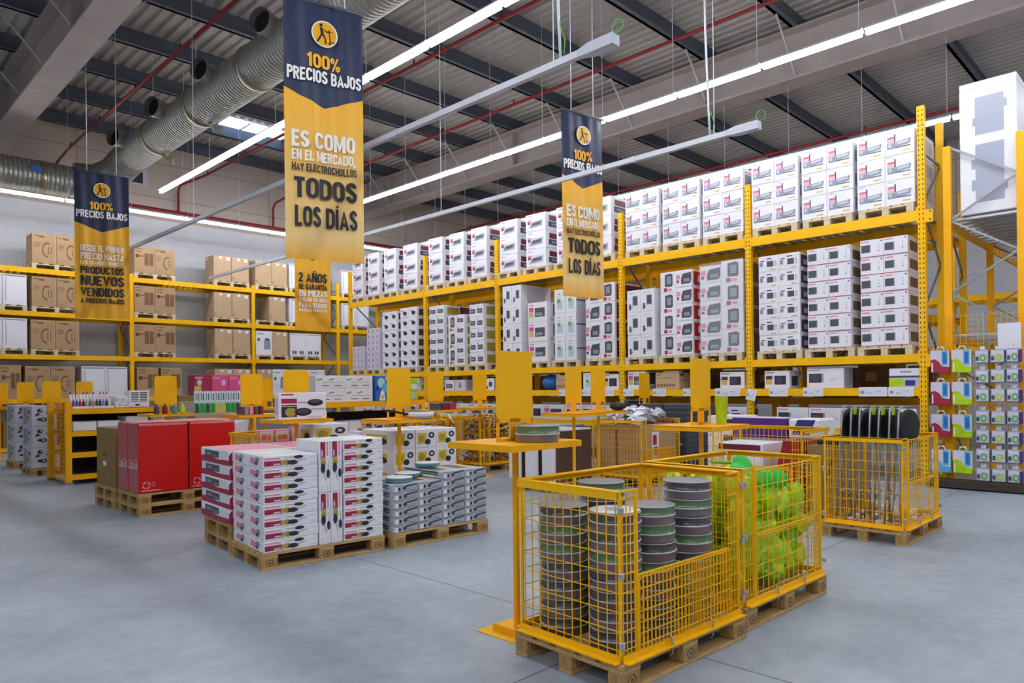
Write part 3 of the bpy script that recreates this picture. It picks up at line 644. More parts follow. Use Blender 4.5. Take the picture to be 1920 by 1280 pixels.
def carton(key, w, d, h, loc, rz, label, group=None, name=None, cat='box'):
    name = name or KIND.get(key, 'carton')
    me = cached('%s|%s_%.3f_%.3f_%.3f' % (name, key, w, d, h), lambda: carton_mesh(key, w, d, h))
    return ob(name, me, None, loc, rz, label, cat, group)

# ------------------------------------------------------------------ pallets
def pallet_simple(w, d, mm='palewood'):
    """w across the front, d deep; boards run front to back"""
    b = B(); H = .144
    for i in range(3):
        x = i*(w-.1)/2
        b.box(x, 0, 0, x+.1, d, .022, mm)
        for j in range(3):
            y = j*(d-.145)/2; b.box(x, y, .022, x+.1, y+.145, .1, 'woodblock' if mm == 'wood' else mm)
    for j in range(3): y = j*(d-.145)/2; b.box(0, y, .1, w, y+.145, .122, mm)
    for i in range(5): x = i*(w-.14)/4; b.box(x, 0, .122, x+.14, d, H, mm)
    return b
def pallet(w, d, loc, rz, label, group, mm='palewood'):
    return ob('pallet', cached('pallet|%.2f_%.2f_%s' % (w, d, mm), lambda: pallet_simple(w, d, mm)), None, loc, rz, label, 'pallet', group)

# ================================================================== TALL YELLOW RACKS
def post_mesh(h, holes=True):
    b = B(); b.box(-.05, 0, 0, .05, .09, h, 'yellow'); b.box(-.075, -.02, 0, .075, .11, .008, 'steel')
    if holes:
        z = .15
        while z < h-.05:
            for x in (-.026, .026): b.poly([(x-.007, -.0012, z-.016), (x+.007, -.0012, z-.016), (x+.007, -.0012, z+.016), (x-.007, -.0012, z+.016)], 'hole')
            z += .075
    return b
def beam_mesh(L, hh):
    b = B(); b.box(0, 0, -hh, L, .05, 0, 'yellow')
    for x in (0, L-.02): b.box(x, -.006, -hh-.03, x+.02, .0, .05, 'yellow')
    return b
def deck_mesh(L, D):
    b = B(); n = int(L/.16)
    for i in range(n+1): x = .03+i*(L-.06)/n; b.box(x-.035, .05, -.03, x+.035, D-.05, -.006, 'steel')
    return b
def shelf_mesh(L, D):
    b = B(); b.box(0, .05, -.035, L, D-.05, -.005, 'shelfpale'); return b
def bracing_mesh(D, h):
    b = B(); z = .25; s = 0
    while z+.8 < h:
        a, c = (.06, D-.06) if s else (D-.06, .06)
        b.bar((0, a, z), (0, c, z+.8), .03, .025, 'brace', (1, 0, 0)); z += .8; s = 1-s
    b.bar((0, .06, .2), (0, D-.06, .2), .03, .025, 'brace', (1, 0, 0)); b.bar((0, .06, z+.03), (0, D-.06, z+.03), .03, .025, 'brace', (1, 0, 0))
    return b
def rack(label, loc, rz, posts, heights, levels, D, holes=True):
    """local x along the face, local y into the depth; levels = (top z, beam depth, kind of floor)"""
    t = thing('pallet_rack', label, 'rack', loc, rz)
    for x, h in zip(posts, heights):
        ob('upright', cached('upright|%.2f_%d' % (h, holes), lambda: post_mesh(h, holes)), t, (x, 0, 0))
        ob('upright', cached('upright|%.2f_0' % h, lambda: post_mesh(h, False)), t, (x, D-.09, 0))
        ob('bracing', cached('bracing|%.2f_%.2f' % (D, h), lambda: bracing_mesh(D, h)), t, (x, 0, 0))
    for i in range(len(posts)-1):
        x0, x1 = posts[i]+.05, posts[i+1]-.05; L = x1-x0
        for z, hh, kind in levels:
            bm_ = cached('beam|%.2f_%.2f' % (L, hh), lambda: beam_mesh(L, hh))
            ob('beam', bm_, t, (x0, -.004, z)); ob('beam', bm_, t, (x0, D-.046, z))
            if kind == 'deck': ob('deck', cached('deck|%.2f_%.2f' % (L, D), lambda: deck_mesh(L, D)), t, (x0, 0, z))
            elif kind == 'shelf': ob('shelf_panel', cached('shelf_panel|%.2f_%.2f' % (L, D), lambda: shelf_mesh(L, D)), t, (x0, 0, z))
    return t
RX, RD = 12.12, 1.1
# local x runs towards the camera end: x = 18.99 - Y
RP = [0, 3.7, 6.5, 10.2, 13.0, 15.8]
LV = [(.82, .11, 'shelf'), (1.484, .127, 'shelf'), (2.0, .125, 'deck'), (4.19, .16, 'deck')]
rt = rack('tall yellow pallet rack of five bays along the right side', (RX, 18.99, 0), -PI/2, RP, [5.15, 5.15, 5.15, 5.15, 5.15, 5.77], LV, RD)
for z in (1.93, 4.12):
    b = B(); b.box(.05, 0, -.13, .15, .05, .06, 'yellow'); b.tube([(.12, -.01, .03), (.12, .06, .03)], .012, 'hole', 6); b.tube([(.12, -.01, -.09), (.12, .06, -.09)], .012, 'hole', 6)
    ob('end_bracket', b, rt, (15.8, 0, z))
rack('yellow rack standing back to back behind the right rack', (RX+1.4, 18.99, 0), -PI/2, RP, [5.2]*5+[4.9], [(1.3, .12, 'shelf'), (2.7, .12, 'deck'), (4.1, .14, 'deck')], RD, False)
rack('yellow rack far behind, seen through the bracing on the right', (18.6, 15.6, 0), -PI/2, [0, 3.7, 7.4, 11.1, 14.8], [5.0]*5, [(1.2, .12, 'shelf'), (2.35, .13, 'deck'), (3.5, .13, 'deck')], RD, False)

BAYS = ['nearest bay', 'second bay', 'third bay', 'fourth bay', 'farthest bay']
def rstack(z0, ya, yb, bay, st, lev, d, rows, h, desc, key, cols=1, colkeys=None, dep=1.06):
    """a stack of cartons on a pallet of the right rack between ya and yb (ya nearer to the camera end)"""
    yp = (ya+yb)/2; place = '%s stack, %s, %s level' % (st, BAYS[bay], lev)
    pallet(.8, 1.08, (RX+.01, yp+.4, z0+.0015), -PI/2, 'wooden pallet under the '+place, 'rack pallets')
    base = z0+.1465; ck = colkeys or [(key, rows, h, desc)]*cols; w = (yb-ya)/len(ck)
    for c, (kk, rr, hh, dd) in enumerate(ck):
        for r in range(rr):
            cn = '' if len(ck) == 1 else ', %s column' % (['left', 'right'][c] if len(ck) == 2 else ['left', 'middle', 'right'][c])
            jx = random.uniform(0, .012)
            carton(kk, w-.004, dep, hh-.002, (RX+.02+jx, yb-c*w-.002, base+r*hh), -PI/2, '%s, %s row%s, %s' % (dd, rowname(r, rr), cn, place), 'cartons on the right rack, %s level' % lev)
Z3, Z2 = 4.19, 2.0
for bay, st, ya, yb in ((0, 'right', 3.28, 4.12), (0, 'middle', 4.18, 5.02), (0, 'left', 5.08, 5.92), (1, 'right', 6.08, 6.9), (1, 'middle', 6.96, 7.78), (1, 'left', 7.86, 8.67)):
    rstack(Z3, ya, yb, bay, st, 'upper', .8, 3, .388, 'white grill carton', 'grill', 2)
for bay, st, ya, yb in ((2, 'rightmost', 9.03, 9.65), (2, 'second', 9.93, 10.55), (2, 'third', 10.88, 11.50), (2, 'leftmost', 11.78, 12.38), (3, 'right', 12.84, 13.42), (3, 'middle', 13.7, 14.26), (3, 'left', 14.54, 15.12),
                        (4, 'rightmost', 15.62, 16.26), (4, 'second', 16.6, 17.18), (4, 'third', 17.42, 18.0), (4, 'leftmost', 18.28, 18.82)):
    rstack(Z3, ya, yb, bay, st, 'upper', .8, 3, .41, 'white roaster carton', 'roaster', 1)
rstack(Z2, 3.39, 4.09, 0, 'right', 'lower', 1, 6, .284, 'red-lined oven carton', 'redline', 2)
rstack(Z2, 4.24, 4.94, 0, 'middle', 'lower', 1, 6, .280, 'red-lined oven carton', 'redline', 2)
rstack(Z2, 5.07, 5.81, 0, 'left', 'lower', 1, 6, .280, 'white microwave carton', 'compact', 2)
rstack(Z2, 6.1, 6.97, 1, 'right', 'lower', 1, 0, 0, '', '', colkeys=[('fanwide', 5, .33, 'white fryer carton'), ('fantall', 4, .425, 'upright fryer carton')])
rstack(Z2, 7.14, 7.85, 1, 'middle', 'lower', 1, 0, 0, '', '', colkeys=[('fantall', 4, .41, 'upright fryer carton'), ('fanwide', 5, .328, 'white fryer carton')])
rstack(Z2, 7.98, 8.65, 1, 'left', 'lower', 1, 3, .455, 'white tall slim carton', 'tallslim', 2)
rstack(Z2, 8.96, 9.74, 2, 'rightmost', 'lower', 1, 0, 0, '', '', colkeys=[('fanwide', 4, .395, 'white fryer carton'), ('fantall', 4, .40, 'upright fryer carton')])
rstack(Z2, 10.0, 10.64, 2, 'second', 'lower', 1, 3, .53, 'pale glassware carton', 'paleglass', 2)
rstack(Z2, 10.86, 11.46, 2, 'third', 'lower', 1, 3, .455, 'white mini oven carton', 'oven', 1)
rstack(Z2, 11.68, 12.3, 2, 'leftmost', 'lower', 1, 4, .46, 'white tall slim carton', 'tallslim', 2)
rstack(Z2, 12.98, 13.5, 3, 'right', 'lower', 1, 5, .302, 'white cooker carton', 'cooker', 2)
rstack(Z2, 13.7, 14.34, 3, 'middle', 'lower', 1, 0, 0, '', '', colkeys=[('fantall', 3, .43, 'upright fryer carton'), ('cooker', 5, .26, 'white cooker carton')])
rstack(Z2, 14.5, 15.12, 3, 'left', 'lower', 1, 6, .268, 'white cooker carton', 'cooker', 2)
rstack(Z2, 15.66, 16.42, 4, 'rightmost', 'lower', 1, 6, .278, 'white pot carton', 'pot', 2)
rstack(Z2, 16.58, 17.3, 4, 'second', 'lower', 1, 6, .270, 'white pot carton', 'pot', 2)
rstack(Z2, 17.45, 18.1, 4, 'third', 'lower', 1, 7, .172, 'small cup carton', 'cups', 3)
rstack(Z2, 18.24, 18.88, 4, 'leftmost', 'lower', 1, 4, .175, 'small cup carton', 'cups', 3)
# stretch film round two lower stacks
def film(ya, yb, z0, z1, sl, label):
    b = B(); n = 10
    x0 = RX+.006
    pts = [(x0, yb+.012), (x0, ya-.012), (x0+1.1, ya-.012)]
    for (xa, yy), (xc, yc) in zip(pts, pts[1:]):
        for i in range(n):
            for j in range(12):
                def q(u, v):
                    x, y = xa+(xc-xa)*u, yy+(yc-yy)*u
                    o = .008*math.sin(v*9+u*4)+.006*math.sin(u*17)
                    return (x-abs(o)-.004, y-abs(o), z0+(z1+sl*u-z0)*v)
                b.poly([q(i/n, j/12), q((i+1)/n, j/12), q((i+1)/n, (j+1)/12), q(i/n, (j+1)/12)], 'film', True)
    ob('stretch_film', b, None, (0, 0, 0), 0, label, 'film')
film(6.1, 6.97, 2.15, 3.84, .02, 'clear stretch film wrapped around the fryer cartons in the second bay')

# goods on the low display shelves of the right rack
DS = [(3.24, 3.68, 'limebox', .30, 'white and lime green oven box beside the end post'), (4.37, 4.97, 'microleft', .33, 'white microwave box on the display shelf, nearest bay, centre'),
      (5.27, 5.72, 'microwave', .31, 'white microwave box on the display shelf, nearest bay, left'), (6.1, 6.58, 'microwave', .31, 'white microwave box on the display shelf, second bay, right'), (7.45, 7.98, 'brownmid', .33, 'brown cardboard box on the display shelf behind the yellow signs'),
      (8.22, 8.66, 'oven', .37, 'white oven box on the display shelf, second bay, left end'), (8.88, 9.30, 'microwave', .33, 'white microwave box on the display shelf, third bay, right end'),
      (9.56, 9.84, 'paleglass', .37, 'narrow teal and white box on the display shelf, third bay'), (10.27, 10.62, 'brownmid', .33, 'small brown box beside the blue wrapped bundle'),
      (12.64, 12.95, 'tallslim', .3, 'slim white box on the display shelf, fourth bay, right end'), (13.7, 14.1, 'cups', .28, 'lavender cup box on the display shelf, fourth bay, middle'), (14.14, 14.5, 'cooker', .28, 'white cooker box on the display shelf, fourth bay, left'),
      (15.6, 16.0, 'limebox', .34, 'lime and white box on the display shelf, farthest bay')]
for ya, yb, k, h, lab in DS:
    carton(k, yb-ya, .42, h, (RX+.03, yb, 1.486), -PI/2, lab, 'boxes on the display shelf')
b = B()
random.seed(3)
bm = bmesh.new(); bmesh.ops.create_icosphere(bm, subdivisions=3, radius=.5)
for v in bm.verts:
    n = 1+.09*math.sin(v.co.x*11+v.co.z*7)+.07*math.sin(v.co.y*13)
    v.co = (v.co.x*n*.56, v.co.y*n*.5, max(-.17, v.co.z*n*.36))
bm.verts.index_update(); b.faces([v.co[:] for v in bm.verts], [[v.index for v in f.verts] for f in bm.faces], 'blue', True); bm.free()
ob('wrapped_bundle', b, None, (RX+.32, 10.93, 1.486+.172), 0, 'blue bag wrapped bundle on the display shelf behind the large sign', 'bag')
y = 3.3
LOW = [('limebox', .52), ('limebox', .52), ('microleft', .58), ('microleft', .55), ('compact', .5), ('microwave', .5), ('microleft', .56), ('brownmid', .5), ('microwave', .5), ('oven', .5), ('microleft', .5), ('microwave', .5), ('oven', .62), ('microwave', .5), ('brownmid', .5), ('compact', .5), ('roaster', .5), ('roaster', .5), ('cooker', .5), ('cooker', .5)]
posts_y = [18.99-p for p in RP]
for i, (k, w) in enumerate(LOW):
    for p in posts_y:
        if y < p+.06 and y+w > p-.06: y = p+.07
    dn = {'limebox': 'white green-marked oven box', 'microleft': 'white microwave box', 'compact': 'compact white microwave box', 'microwave': 'dark-windowed microwave box', 'brownmid': 'brown cardboard box', 'oven': 'white mini oven box', 'roaster': 'white roaster box', 'cooker': 'white cooker box'}[k]
    carton(k, w, .45, .335, (RX+.03, y+w, .822), -PI/2, '%s on the low shelf, %s from the end post' % (dn, ORD[i]), 'boxes on the low shelf'); y += w+.012
# price cards clipped to the shelf beam
def card_mesh(w, h):
    b = B(); b.box(0, -.004, 0, w, 0, h, 'tag'); b.deco(w, 0, h, 'front', [R_(.06, .3, .2, .6, 'midgrey'), R_(.3, .3, .5, .42, 'palegrey'), R_(.6, .5, .8, .62, 'palegrey')], off=.0055); return b
for y, w, nm in ((3.68, .36, 'below the lime green box'), (4.12, .42, 'right of centre in the nearest bay'), (5.02, .34, 'below the centre microwave box'), (5.62, .34, 'below the left microwave box of the nearest bay'), (6.66, .5, 'below the microwave box of the second bay'),
                 (7.34, .30, 'right of the brown box'), (8.02, .30, 'below the brown box'), (8.74, .26, 'at the left end of the second bay'), (9.28, .30, 'at the right end of the third bay'), (9.84, .24, 'below the teal box'), (10.5, .3, 'below the small brown box')):
    ob('price_card', cached('price_card|%.2f' % w, lambda: card_mesh(w, .15)), None, (RX-.012, y, 1.35), -PI/2, 'white price card on the shelf beam, '+nm, 'price card', 'price cards on the display shelf')
ob('price_card', cached('price_card|tilt', lambda: card_mesh(.16, .2)), None, (RX-.10, 6.02, 1.30), 0, 'tilted white price card sticking out beside the second post', 'price card', rot=(0, .25, -PI/2+.5))

# ================================================================== RACK ALONG THE BACK WALL
WY = 22.4
rack('long yellow pallet rack along the back wall', (0, WY, 0), 0, [-.4, 3.3, 7.0, 10.68, 13.84, 17.5], [5.05, 5.05, 4.98, 4.98, 5.35, 5.35], [(.12, .1, 'shelf'), (1.4, .12, 'shelf'), (2.57, .13, 'deck'), (3.72, .13, 'deck'), (4.88, .14, 'deck')], 1.1, False)
def wgroup(x0, w, keys, z, h, place, dname, lev, pal=True):
    pz = .1465 if pal else .002
    if pal: pallet(w*len(keys), 1.0, (x0, WY+.01, z+.0015), 0, 'pale pallet %s, back wall rack' % place, 'back wall pallets')
    for i, k in enumerate(keys):
        side = '' if len(keys) == 1 else ['left ', 'right '][i]
        carton(k, w-.008, .66, h, (x0+i*w+.004, WY+.02+random.uniform(0, .015), z+pz), 0, '%s%s %s, back wall rack' % (side, dname if isinstance(dname, str) else dname[i], place), 'cartons on the back wall rack')
T1, T2, T3, T0 = 4.88, 3.72, 2.57, 1.4
a, g_, p_, wh = 'brown curve-marked carton', 'brown grille-marked carton', 'plain brown carton', 'white appliance carton'
wgroup(4.56, .57, ['fan', 'fan'], T1, .80, 'top level, first bay', a, 3)
wgroup(7.08, .575, ['grille', 'fan'], T1, .78, 'top level, second bay left', (g_, a), 3)
wgroup(9.4, .58, ['plain', 'plain'], T1, .80, 'top level, second bay right', p_, 3)
wgroup(10.76, .575, ['plain', 'plain'], T1, .80, 'top level, third bay left', p_, 3)
wgroup(11.97, .575, ['whitewm', 'whitewm'], T1, .82, 'top level, third bay right', wh, 3)
wgroup(3.36, .54, ['whitewm', 'whitewm'], T2, .80, 'middle level, first bay left', wh, 2)
wgroup(4.55, .575, ['fan', 'fan'], T2, .80, 'middle level, first bay right', a, 2)
wgroup(7.07, .58, ['grille', 'grille'], T2, .79, 'middle level, second bay left', g_, 2)
wgroup(9.4, .585, ['plain', 'plain'], T2, .80, 'middle level, second bay right', p_, 2)
pallet(1.15, 1.0, (10.76, WY+.01, T2+.0015), 0, 'pale pallet middle level, third bay left, back wall rack', 'back wall pallets')
carton('plain', .6, .66, .80, (11.24, WY+.03, T2+.1465), 0, 'single plain brown carton on the middle level, back wall rack, third bay', 'cartons on the back wall rack')
wgroup(11.97, .575, ['whitewm', 'whitewm'], T2, .80, 'middle level, third bay right', wh, 2)
wgroup(3.36, .54, ['whitewm', 'whitewm'], T3, .80, 'lowest pallet level, first bay left', wh, 1)
wgroup(4.52, .57, ['fan', 'fan'], T3, .79, 'lowest pallet level, first bay right', a, 1)
wgroup(7.06, .585, ['grille', 'grille'], T3, .80, 'lowest pallet level, second bay left', g_, 1)
wgroup(9.42, .58, ['plain', 'plain'], T3, .80, 'lowest pallet level, second bay right', p_, 1)
wgroup(10.76, .57, ['whitegrey', 'plain'], T3, .79, 'lowest pallet level, third bay left', ('white grey-marked carton', p_), 1)
wgroup(11.98, .59, ['whitewin', 'whitewin'], T3, .77, 'lowest pallet level, third bay right', 'white dark-windowed carton', 1)
wgroup(14.0, .58, ['whitewm', 'whitewm'], T1, .82, 'top level, fourth bay', wh, 3)
wgroup(14.0, .58, ['whitewm', 'whitewm'], T2, .80, 'middle level, fourth bay', wh, 2)
wgroup(3.84, .46, ['grille'], T0, .88, 'just above the counter line, first bay left', g_, 0, False)
wgroup(4.38, .58, ['fan', 'fan'], T0, .86, 'just above the counter line, first bay', a, 0, False)
wgroup(5.70, .59, ['whitewm', 'whitewm'], T0, .87, 'just above the counter line, first bay right', wh, 0, False)
wgroup(7.13, .6, ['grille'], T0, .86, 'behind the sign, second bay left', g_, 0, False)
wgroup(7.80, .6, ['grille'], T0, .86, 'behind the sign, second bay middle', g_, 0, False)
wgroup(9.4, .6, ['plain', 'plain'], T0, .84, 'just above the counter line, second bay right', p_, 0, False)
wgroup(10.78, .55, ['plain', 'whitegrey'], T0, .84, 'just above the counter line, third bay', (p_, 'white grey-marked carton'), 0, False)
wgroup(12.1, .6, ['whitegrey', 'whitegrey'], T0, .84, 'just above the counter line, third bay right', 'white grey-marked carton', 0, False)
carton('brownold', .5, .5, .66, (3.9, WY+.03, .125), 0, 'brown carton low at the far left, back wall rack bottom shelf')
for i, (x, w) in enumerate(((4.5, .7), (5.25, .7), (6.0, .8))):
    b = B(); b.box(0, 0, 0, w, .4, .95, 'black', .02); b.deco(w, .4, .95, 'front', [R_(.05, .3, .95, .95, 'blackgloss'), R_(.3, .12, .5, .2, 'midgrey')])
    ob('appliance', b, None, (x, WY+.05, .125), 0, 'black appliance on the bottom shelf of the back wall rack, %s from left' % ORD[i], 'appliance')

# brown cartons on the rack behind, glimpsed through the gaps of the right rack
random.seed(17)
y = 3.3
for i in range(14):
    w = .62 if i % 3 else .5
    for p in posts_y:
        if y < p+.07 and y+w > p-.07: y = p+.08
    carton('cardboardplain', w, .6, .55+.2*(i % 2), (RX+1.43, y+w, 1.302), -PI/2, 'plain brown carton on the rear rack behind the display shelf, %s from the camera end' % ORD[i], 'brown cartons on the rear rack', 'cardboard_box'); y += w+.2
# ================================================================== SALES FLOOR: PALLETS AND WIRE CAGES
def full_pallet(loc, rz, label, group='wooden pallets on the floor'):
    t = thing('pallet', label, 'pallet', loc, rz, group)
    def deck():
        b = B()
        for i in range(5): y = i*(.8-.145)/4; b.box(0, y+(.0 if i % 2 == 0 else .02), .122, 1.2, y+(.145 if i % 2 == 0 else .125), .144, 'wood', .003)
        for x in (0, .5275, 1.055): b.box(x, 0, .1, x+.145, .8, .122, 'wood')
        return b
    ob('deck', cached('deck|full', deck), t)
    for i in range(3):
        for j in range(3):
            x, y = i*(1.2-.145)/2, j*.35
            def blk():
                b = B(); b.box(0, 0, 0, .145, .1, .078, 'woodblock', .004)
                b.deco(.145, .1, .078, 'front', [E_(.5, .5, .26, .36, 'brown'), E_(.5, .5, .2, .28, 'woodblock'), R_(.42, .4, .58, .6, 'brown')]); return b
            ob('block', cached('block', blk), t, (x, y, .022))
    for j in range(3):
        def bb():
            b = B(); b.box(0, 0, 0, 1.2, .1, .022, 'wood', .003); return b
        ob('bottom_board', cached('bottom_board', bb), t, (0, j*.35, 0))
    return t
def cage(loc, rz, L, D, label, front='open', z0=.146, top=1.02, group='yellow wire cages on pallets'):
    """mesh collar standing on a pallet; local x along the front, y into the depth"""
    t = thing('wire_cage', label, 'cage', (loc[0], loc[1], z0), rz, group); H = top-z0
    def rods(b, o, u, lu, nv, nh, z1=None, r=.0032, zlo=.03):
        z1 = z1 or H-.02
        o = Vector(o); u = Vector(u)
        for i in range(nv):
            p = o+u*(lu*(i+.5)/nv); b.tube([p+Vector((0, 0, zlo)), p+Vector((0, 0, z1))], r, 'yellow', 4, False)
        for j in range(nh):
            z = zlo+.03+(z1-zlo-.04)*j/(nh-1); b.tube([o+Vector((0, 0, z)), o+u*lu+Vector((0, 0, z))], r, 'yellow', 4, False)
    def frame(b, o, u, lu, n):   # bottom angle, corner uprights
        o = Vector(o); u = Vector(u); n = Vector(n)
        b.bar(o+n*.012+Vector((0, 0, .02)), o+u*lu+n*.012+Vector((0, 0, .02)), .004, .04, 'yellow')
        b.bar(o+n*.03+Vector((0, 0, .004)), o+u*lu+n*.03+Vector((0, 0, .004)), .04, .006, 'yellow')
        for s in (.006, lu-.006):
            p = o+u*s; b.bar(p+Vector((0, 0, .01)), p+Vector((0, 0, H)), .014, .014, 'yellow')
    def key(n): return '%s|%.2f_%.2f_%.2f' % (n, L, D, H)
    i_ = .03
    def pend():
        b = B(); rods(b, (0, 0, 0), (0, 1, 0), D-2*i_, int(D/.062), 9); frame(b, (0, 0, 0), (0, 1, 0), D-2*i_, (-1, 0, 0)); return b
    def pback():
        b = B(); rods(b, (0, 0, 0), (1, 0, 0), L-2*i_, int(L/.062), 9); frame(b, (0, 0, 0), (1, 0, 0), L-2*i_, (0, 1, 0)); return b
    ob('end_panel', cached(key('end_panel'), pend), t, (i_, i_, 0)); ob('end_panel', cached(key('end_panel'), pend), t, (L-i_, D-i_, 0), PI)
    ob('back_or_shade_panel', cached(key('back_or_shade_panel'), pback), t, (i_, D-i_, 0))
    def trail(l, ax):
        b = B()
        if ax: b.box(-.03, 0, -.004, .018, l, .004, 'yellow'); b.box(-.03, 0, -.04, -.026, l, .004, 'yellow')
        else: b.box(0, -.018, -.004, l, .03, .004, 'yellow'); b.box(0, .026, -.04, l, .03, .004, 'yellow')
        return b
    ob('top_rail', cached(key('top_rail')+'y', lambda: trail(D-2*i_, 1)), t, (i_, i_, H)); ob('top_rail', cached(key('top_rail')+'y', lambda: trail(D-2*i_, 1)), t, (L-i_, D-i_, H), PI)
    ob('top_rail', cached(key('top_rail')+'x', lambda: trail(L-2*i_, 0)), t, (i_, D-i_, H))
    # front: two corner strips, lower flap and, if closed, upper flap
    cs = .13; fx = L-2*cs-2*i_; zf = .43
    def strip():
        b = B(); rods(b, (0, 0, 0), (1, 0, 0), cs, 4, 9)
        b.bar((0, 0, H), (cs, 0, H), .012, .01, 'yellow'); b.bar((cs, 0, .01), (cs, 0, H), .012, .012, 'yellow'); return b
    cst = [ob('corner_strip', cached(key('corner_strip'), strip), t, (i_, i_, 0)), ob('corner_strip', cached(key('corner_strip'), strip), t, (L-i_-cs, i_, 0))]
    def rail():
        b = B(); b.bar((0, -.012, .02), (L-2*i_, -.012, .02), .004, .04, 'yellow'); b.bar((0, -.03, .004), (L-2*i_, -.03, .004), .04, .006, 'yellow'); return b
    ob('front_rail', cached(key('front_rail'), rail), t, (i_, i_, 0))
    def flap(h, nv, nh, dbl):
        b = B(); rods(b, (0, 0, 0), (1, 0, 0), fx, nv, nh, h-.01, zlo=.0)
        if dbl: rods(b, (0, -.02, .012), (1, 0, 0), fx, nv-1, nh, h-.01, zlo=.0)
        for z in (0, h): b.bar((0, -.004, z), (fx, -.004, z), .01, .01, 'yellow')
        for x in (0, fx): b.bar((x, -.004, 0), (x, -.004, h), .01, .01, 'yellow')
        return b
    dbl = front == 'open'
    ffl = ob('front_flap', cached(key('front_flap')+front, lambda: flap(zf-.03, 26 if dbl else 12, 7 if dbl else 5, dbl)), t, (i_+cs, i_-.006, .03))
    if not dbl: ob('front_flap', cached(key('front_flap')+'u', lambda: flap(H-zf-.03, 12, 5, False)), t, (i_+cs, i_-.006, zf+.015))
    def clip():
        b = B(); b.box(-.016, -.012, -.016, .016, .004, .016, 'zinc', .003); b.tube([(0, -.014, 0), (0, -.02, 0)], .006, 'steel', 6); return b
    for x in (i_*.5, L-i_*.5):
        for z in (.10, .45, H-.09): ob('corner_clip', cached('corner_clip', clip), cst[x > .1], (x-(i_ if x < .1 else L-i_-cs), -i_*.5, z), -PI/4 if x < .1 else PI/4, label='grey zinc corner clip')
    def hook():
        b = B(); b.tube([(0, 0, .05), (0, -.035, .03), (0, -.035, -.05), (0, -.02, -.075)], .006, 'steel', 5); return b
    for x in (.42, .82):
        if x < L-.2: ob('latch_hook', cached('latch_hook', hook), ffl, (x*L/1.2-i_-cs, .006, -.01), label='grey steel latch hook')
    return t
A1 = -.051
def loc_in(o, rz, x, y, z=0): c, s = math.cos(rz), math.sin(rz); return (o[0]+c*x-s*y, o[1]+s*x+c*y, z)
P1, P1B, P4 = (2.94, 2.146), (4.235, 2.13), (7.46, 2.126)
full_pallet((*P1, 0), A1, 'wooden pallet under the nearest cage of wrapped cake tins')
cage(P1, A1, 1.2, .8, 'nearest yellow wire cage, half open at the front, holding wrapped cake tins')
full_pallet((*P1B, 0), -.03, 'wooden pallet under the cage of lime green goods')
cage(P1B, -.03, 1.2, .8, 'yellow wire cage full of lime green wrapped goods', 'closed')
full_pallet((*P4, 0), -.01, 'wooden pallet under the cage of folding stools')
cage(P4, -.01, 1.2, .8, 'yellow wire cage holding black folding stools', 'closed')

# cake tins: pairs of round tins wrapped in film
mat('lidgrey', '8F9096', 0.35)
def tin_mesh(c1, c2, r=.143):
    b = B()
    b.lathe([(r*.93, 0), (r*.97, .006), (r*.985, .046), (r*1.015, .048), (r*1.015, .0515), (r*.97, .053), (r*.98, .098), (r*1.0, .0995), (r*1.0, .103), (r*.97, .1032)],
            [c2, c2, 'tinrim', 'tinrim', 'tinrim', c1, c1, 'tinrim', 'tinrim'], 26, cap=False)
    b.poly([(r*.972*math.cos(2*PI*i/26), r*.972*math.sin(2*PI*i/26), .1025) for i in range(26)], 'lidgrey'); b.poly([(r*.93*math.cos(2*PI*i/26), r*.93*math.sin(2*PI*i/26), 0) for i in range(26)][::-1], c2)
    n = 20
    for i in range(n):
        a, a2 = 2*PI*i/n, 2*PI*(i+1)/n; q = .006*math.sin(i*5)
        b.poly([(1.03*r*math.cos(a), 1.03*r*math.sin(a), .004), (1.03*r*math.cos(a2), 1.03*r*math.sin(a2), .004), ((1.04*r+q)*math.cos(a2), (1.04*r+q)*math.sin(a2), .1), ((1.04*r+q)*math.cos(a), (1.04*r+q)*math.sin(a), .1)], 'thinfilm', True)
    return b
TK = [('tingreen', 'mauve', 'green over mauve'), ('tindark', 'mauve', 'dark over mauve'), ('tindark', 'brown', 'dark over brown')]
random.seed(11)
def tin_stack(x, y, n, place, seq):
    for k in range(n):
        c1, c2, dn = TK[seq[k % len(seq)]]
        ob('cake_tin', cached('cake_tin|%s_%s' % (c1, c2), lambda: tin_mesh(c1, c2)), None, (x+random.uniform(-.006, .006), y+random.uniform(-.006, .006), .1455+k*.1045), random.uniform(0, 6),
           'wrapped round cake tins, %s, %s layer of %s' % (dn, rowname(k, n), place), 'cake tins', 'wrapped cake tins in the nearest cage')
tin_stack(3.18, 2.735, 7, 'the left rear stack', [2, 1, 1, 1, 0, 0, 1])
tin_stack(3.195, 2.375, 7, 'the left front stack', [2, 1, 2, 1, 0, 1, 1])
tin_stack(3.52, 2.36, 7, 'the middle front stack', [1, 2, 1, 0, 1, 0, 0])
tin_stack(3.88, 2.33, 8, 'the right front stack', [1, 2, 0, 1, 0, 1, 0, 1])
tin_stack(3.50, 2.70, 8, 'the middle rear stack', [1, 2, 1, 0, 1, 0, 1, 0])
b = B(); b.lathe([(.135, 0), (.14, .002), (.14, .006), (.10, .007)], 'whitegloss', 24); b.lathe([(.05, .0072), (.05, .0078)], 'midgrey', 16)
ob('paper_disc', b, None, (3.195, 2.375, .1455+7*.1045), .3, 'white round paper leaflet on top of the left front tin stack', 'leaflet')

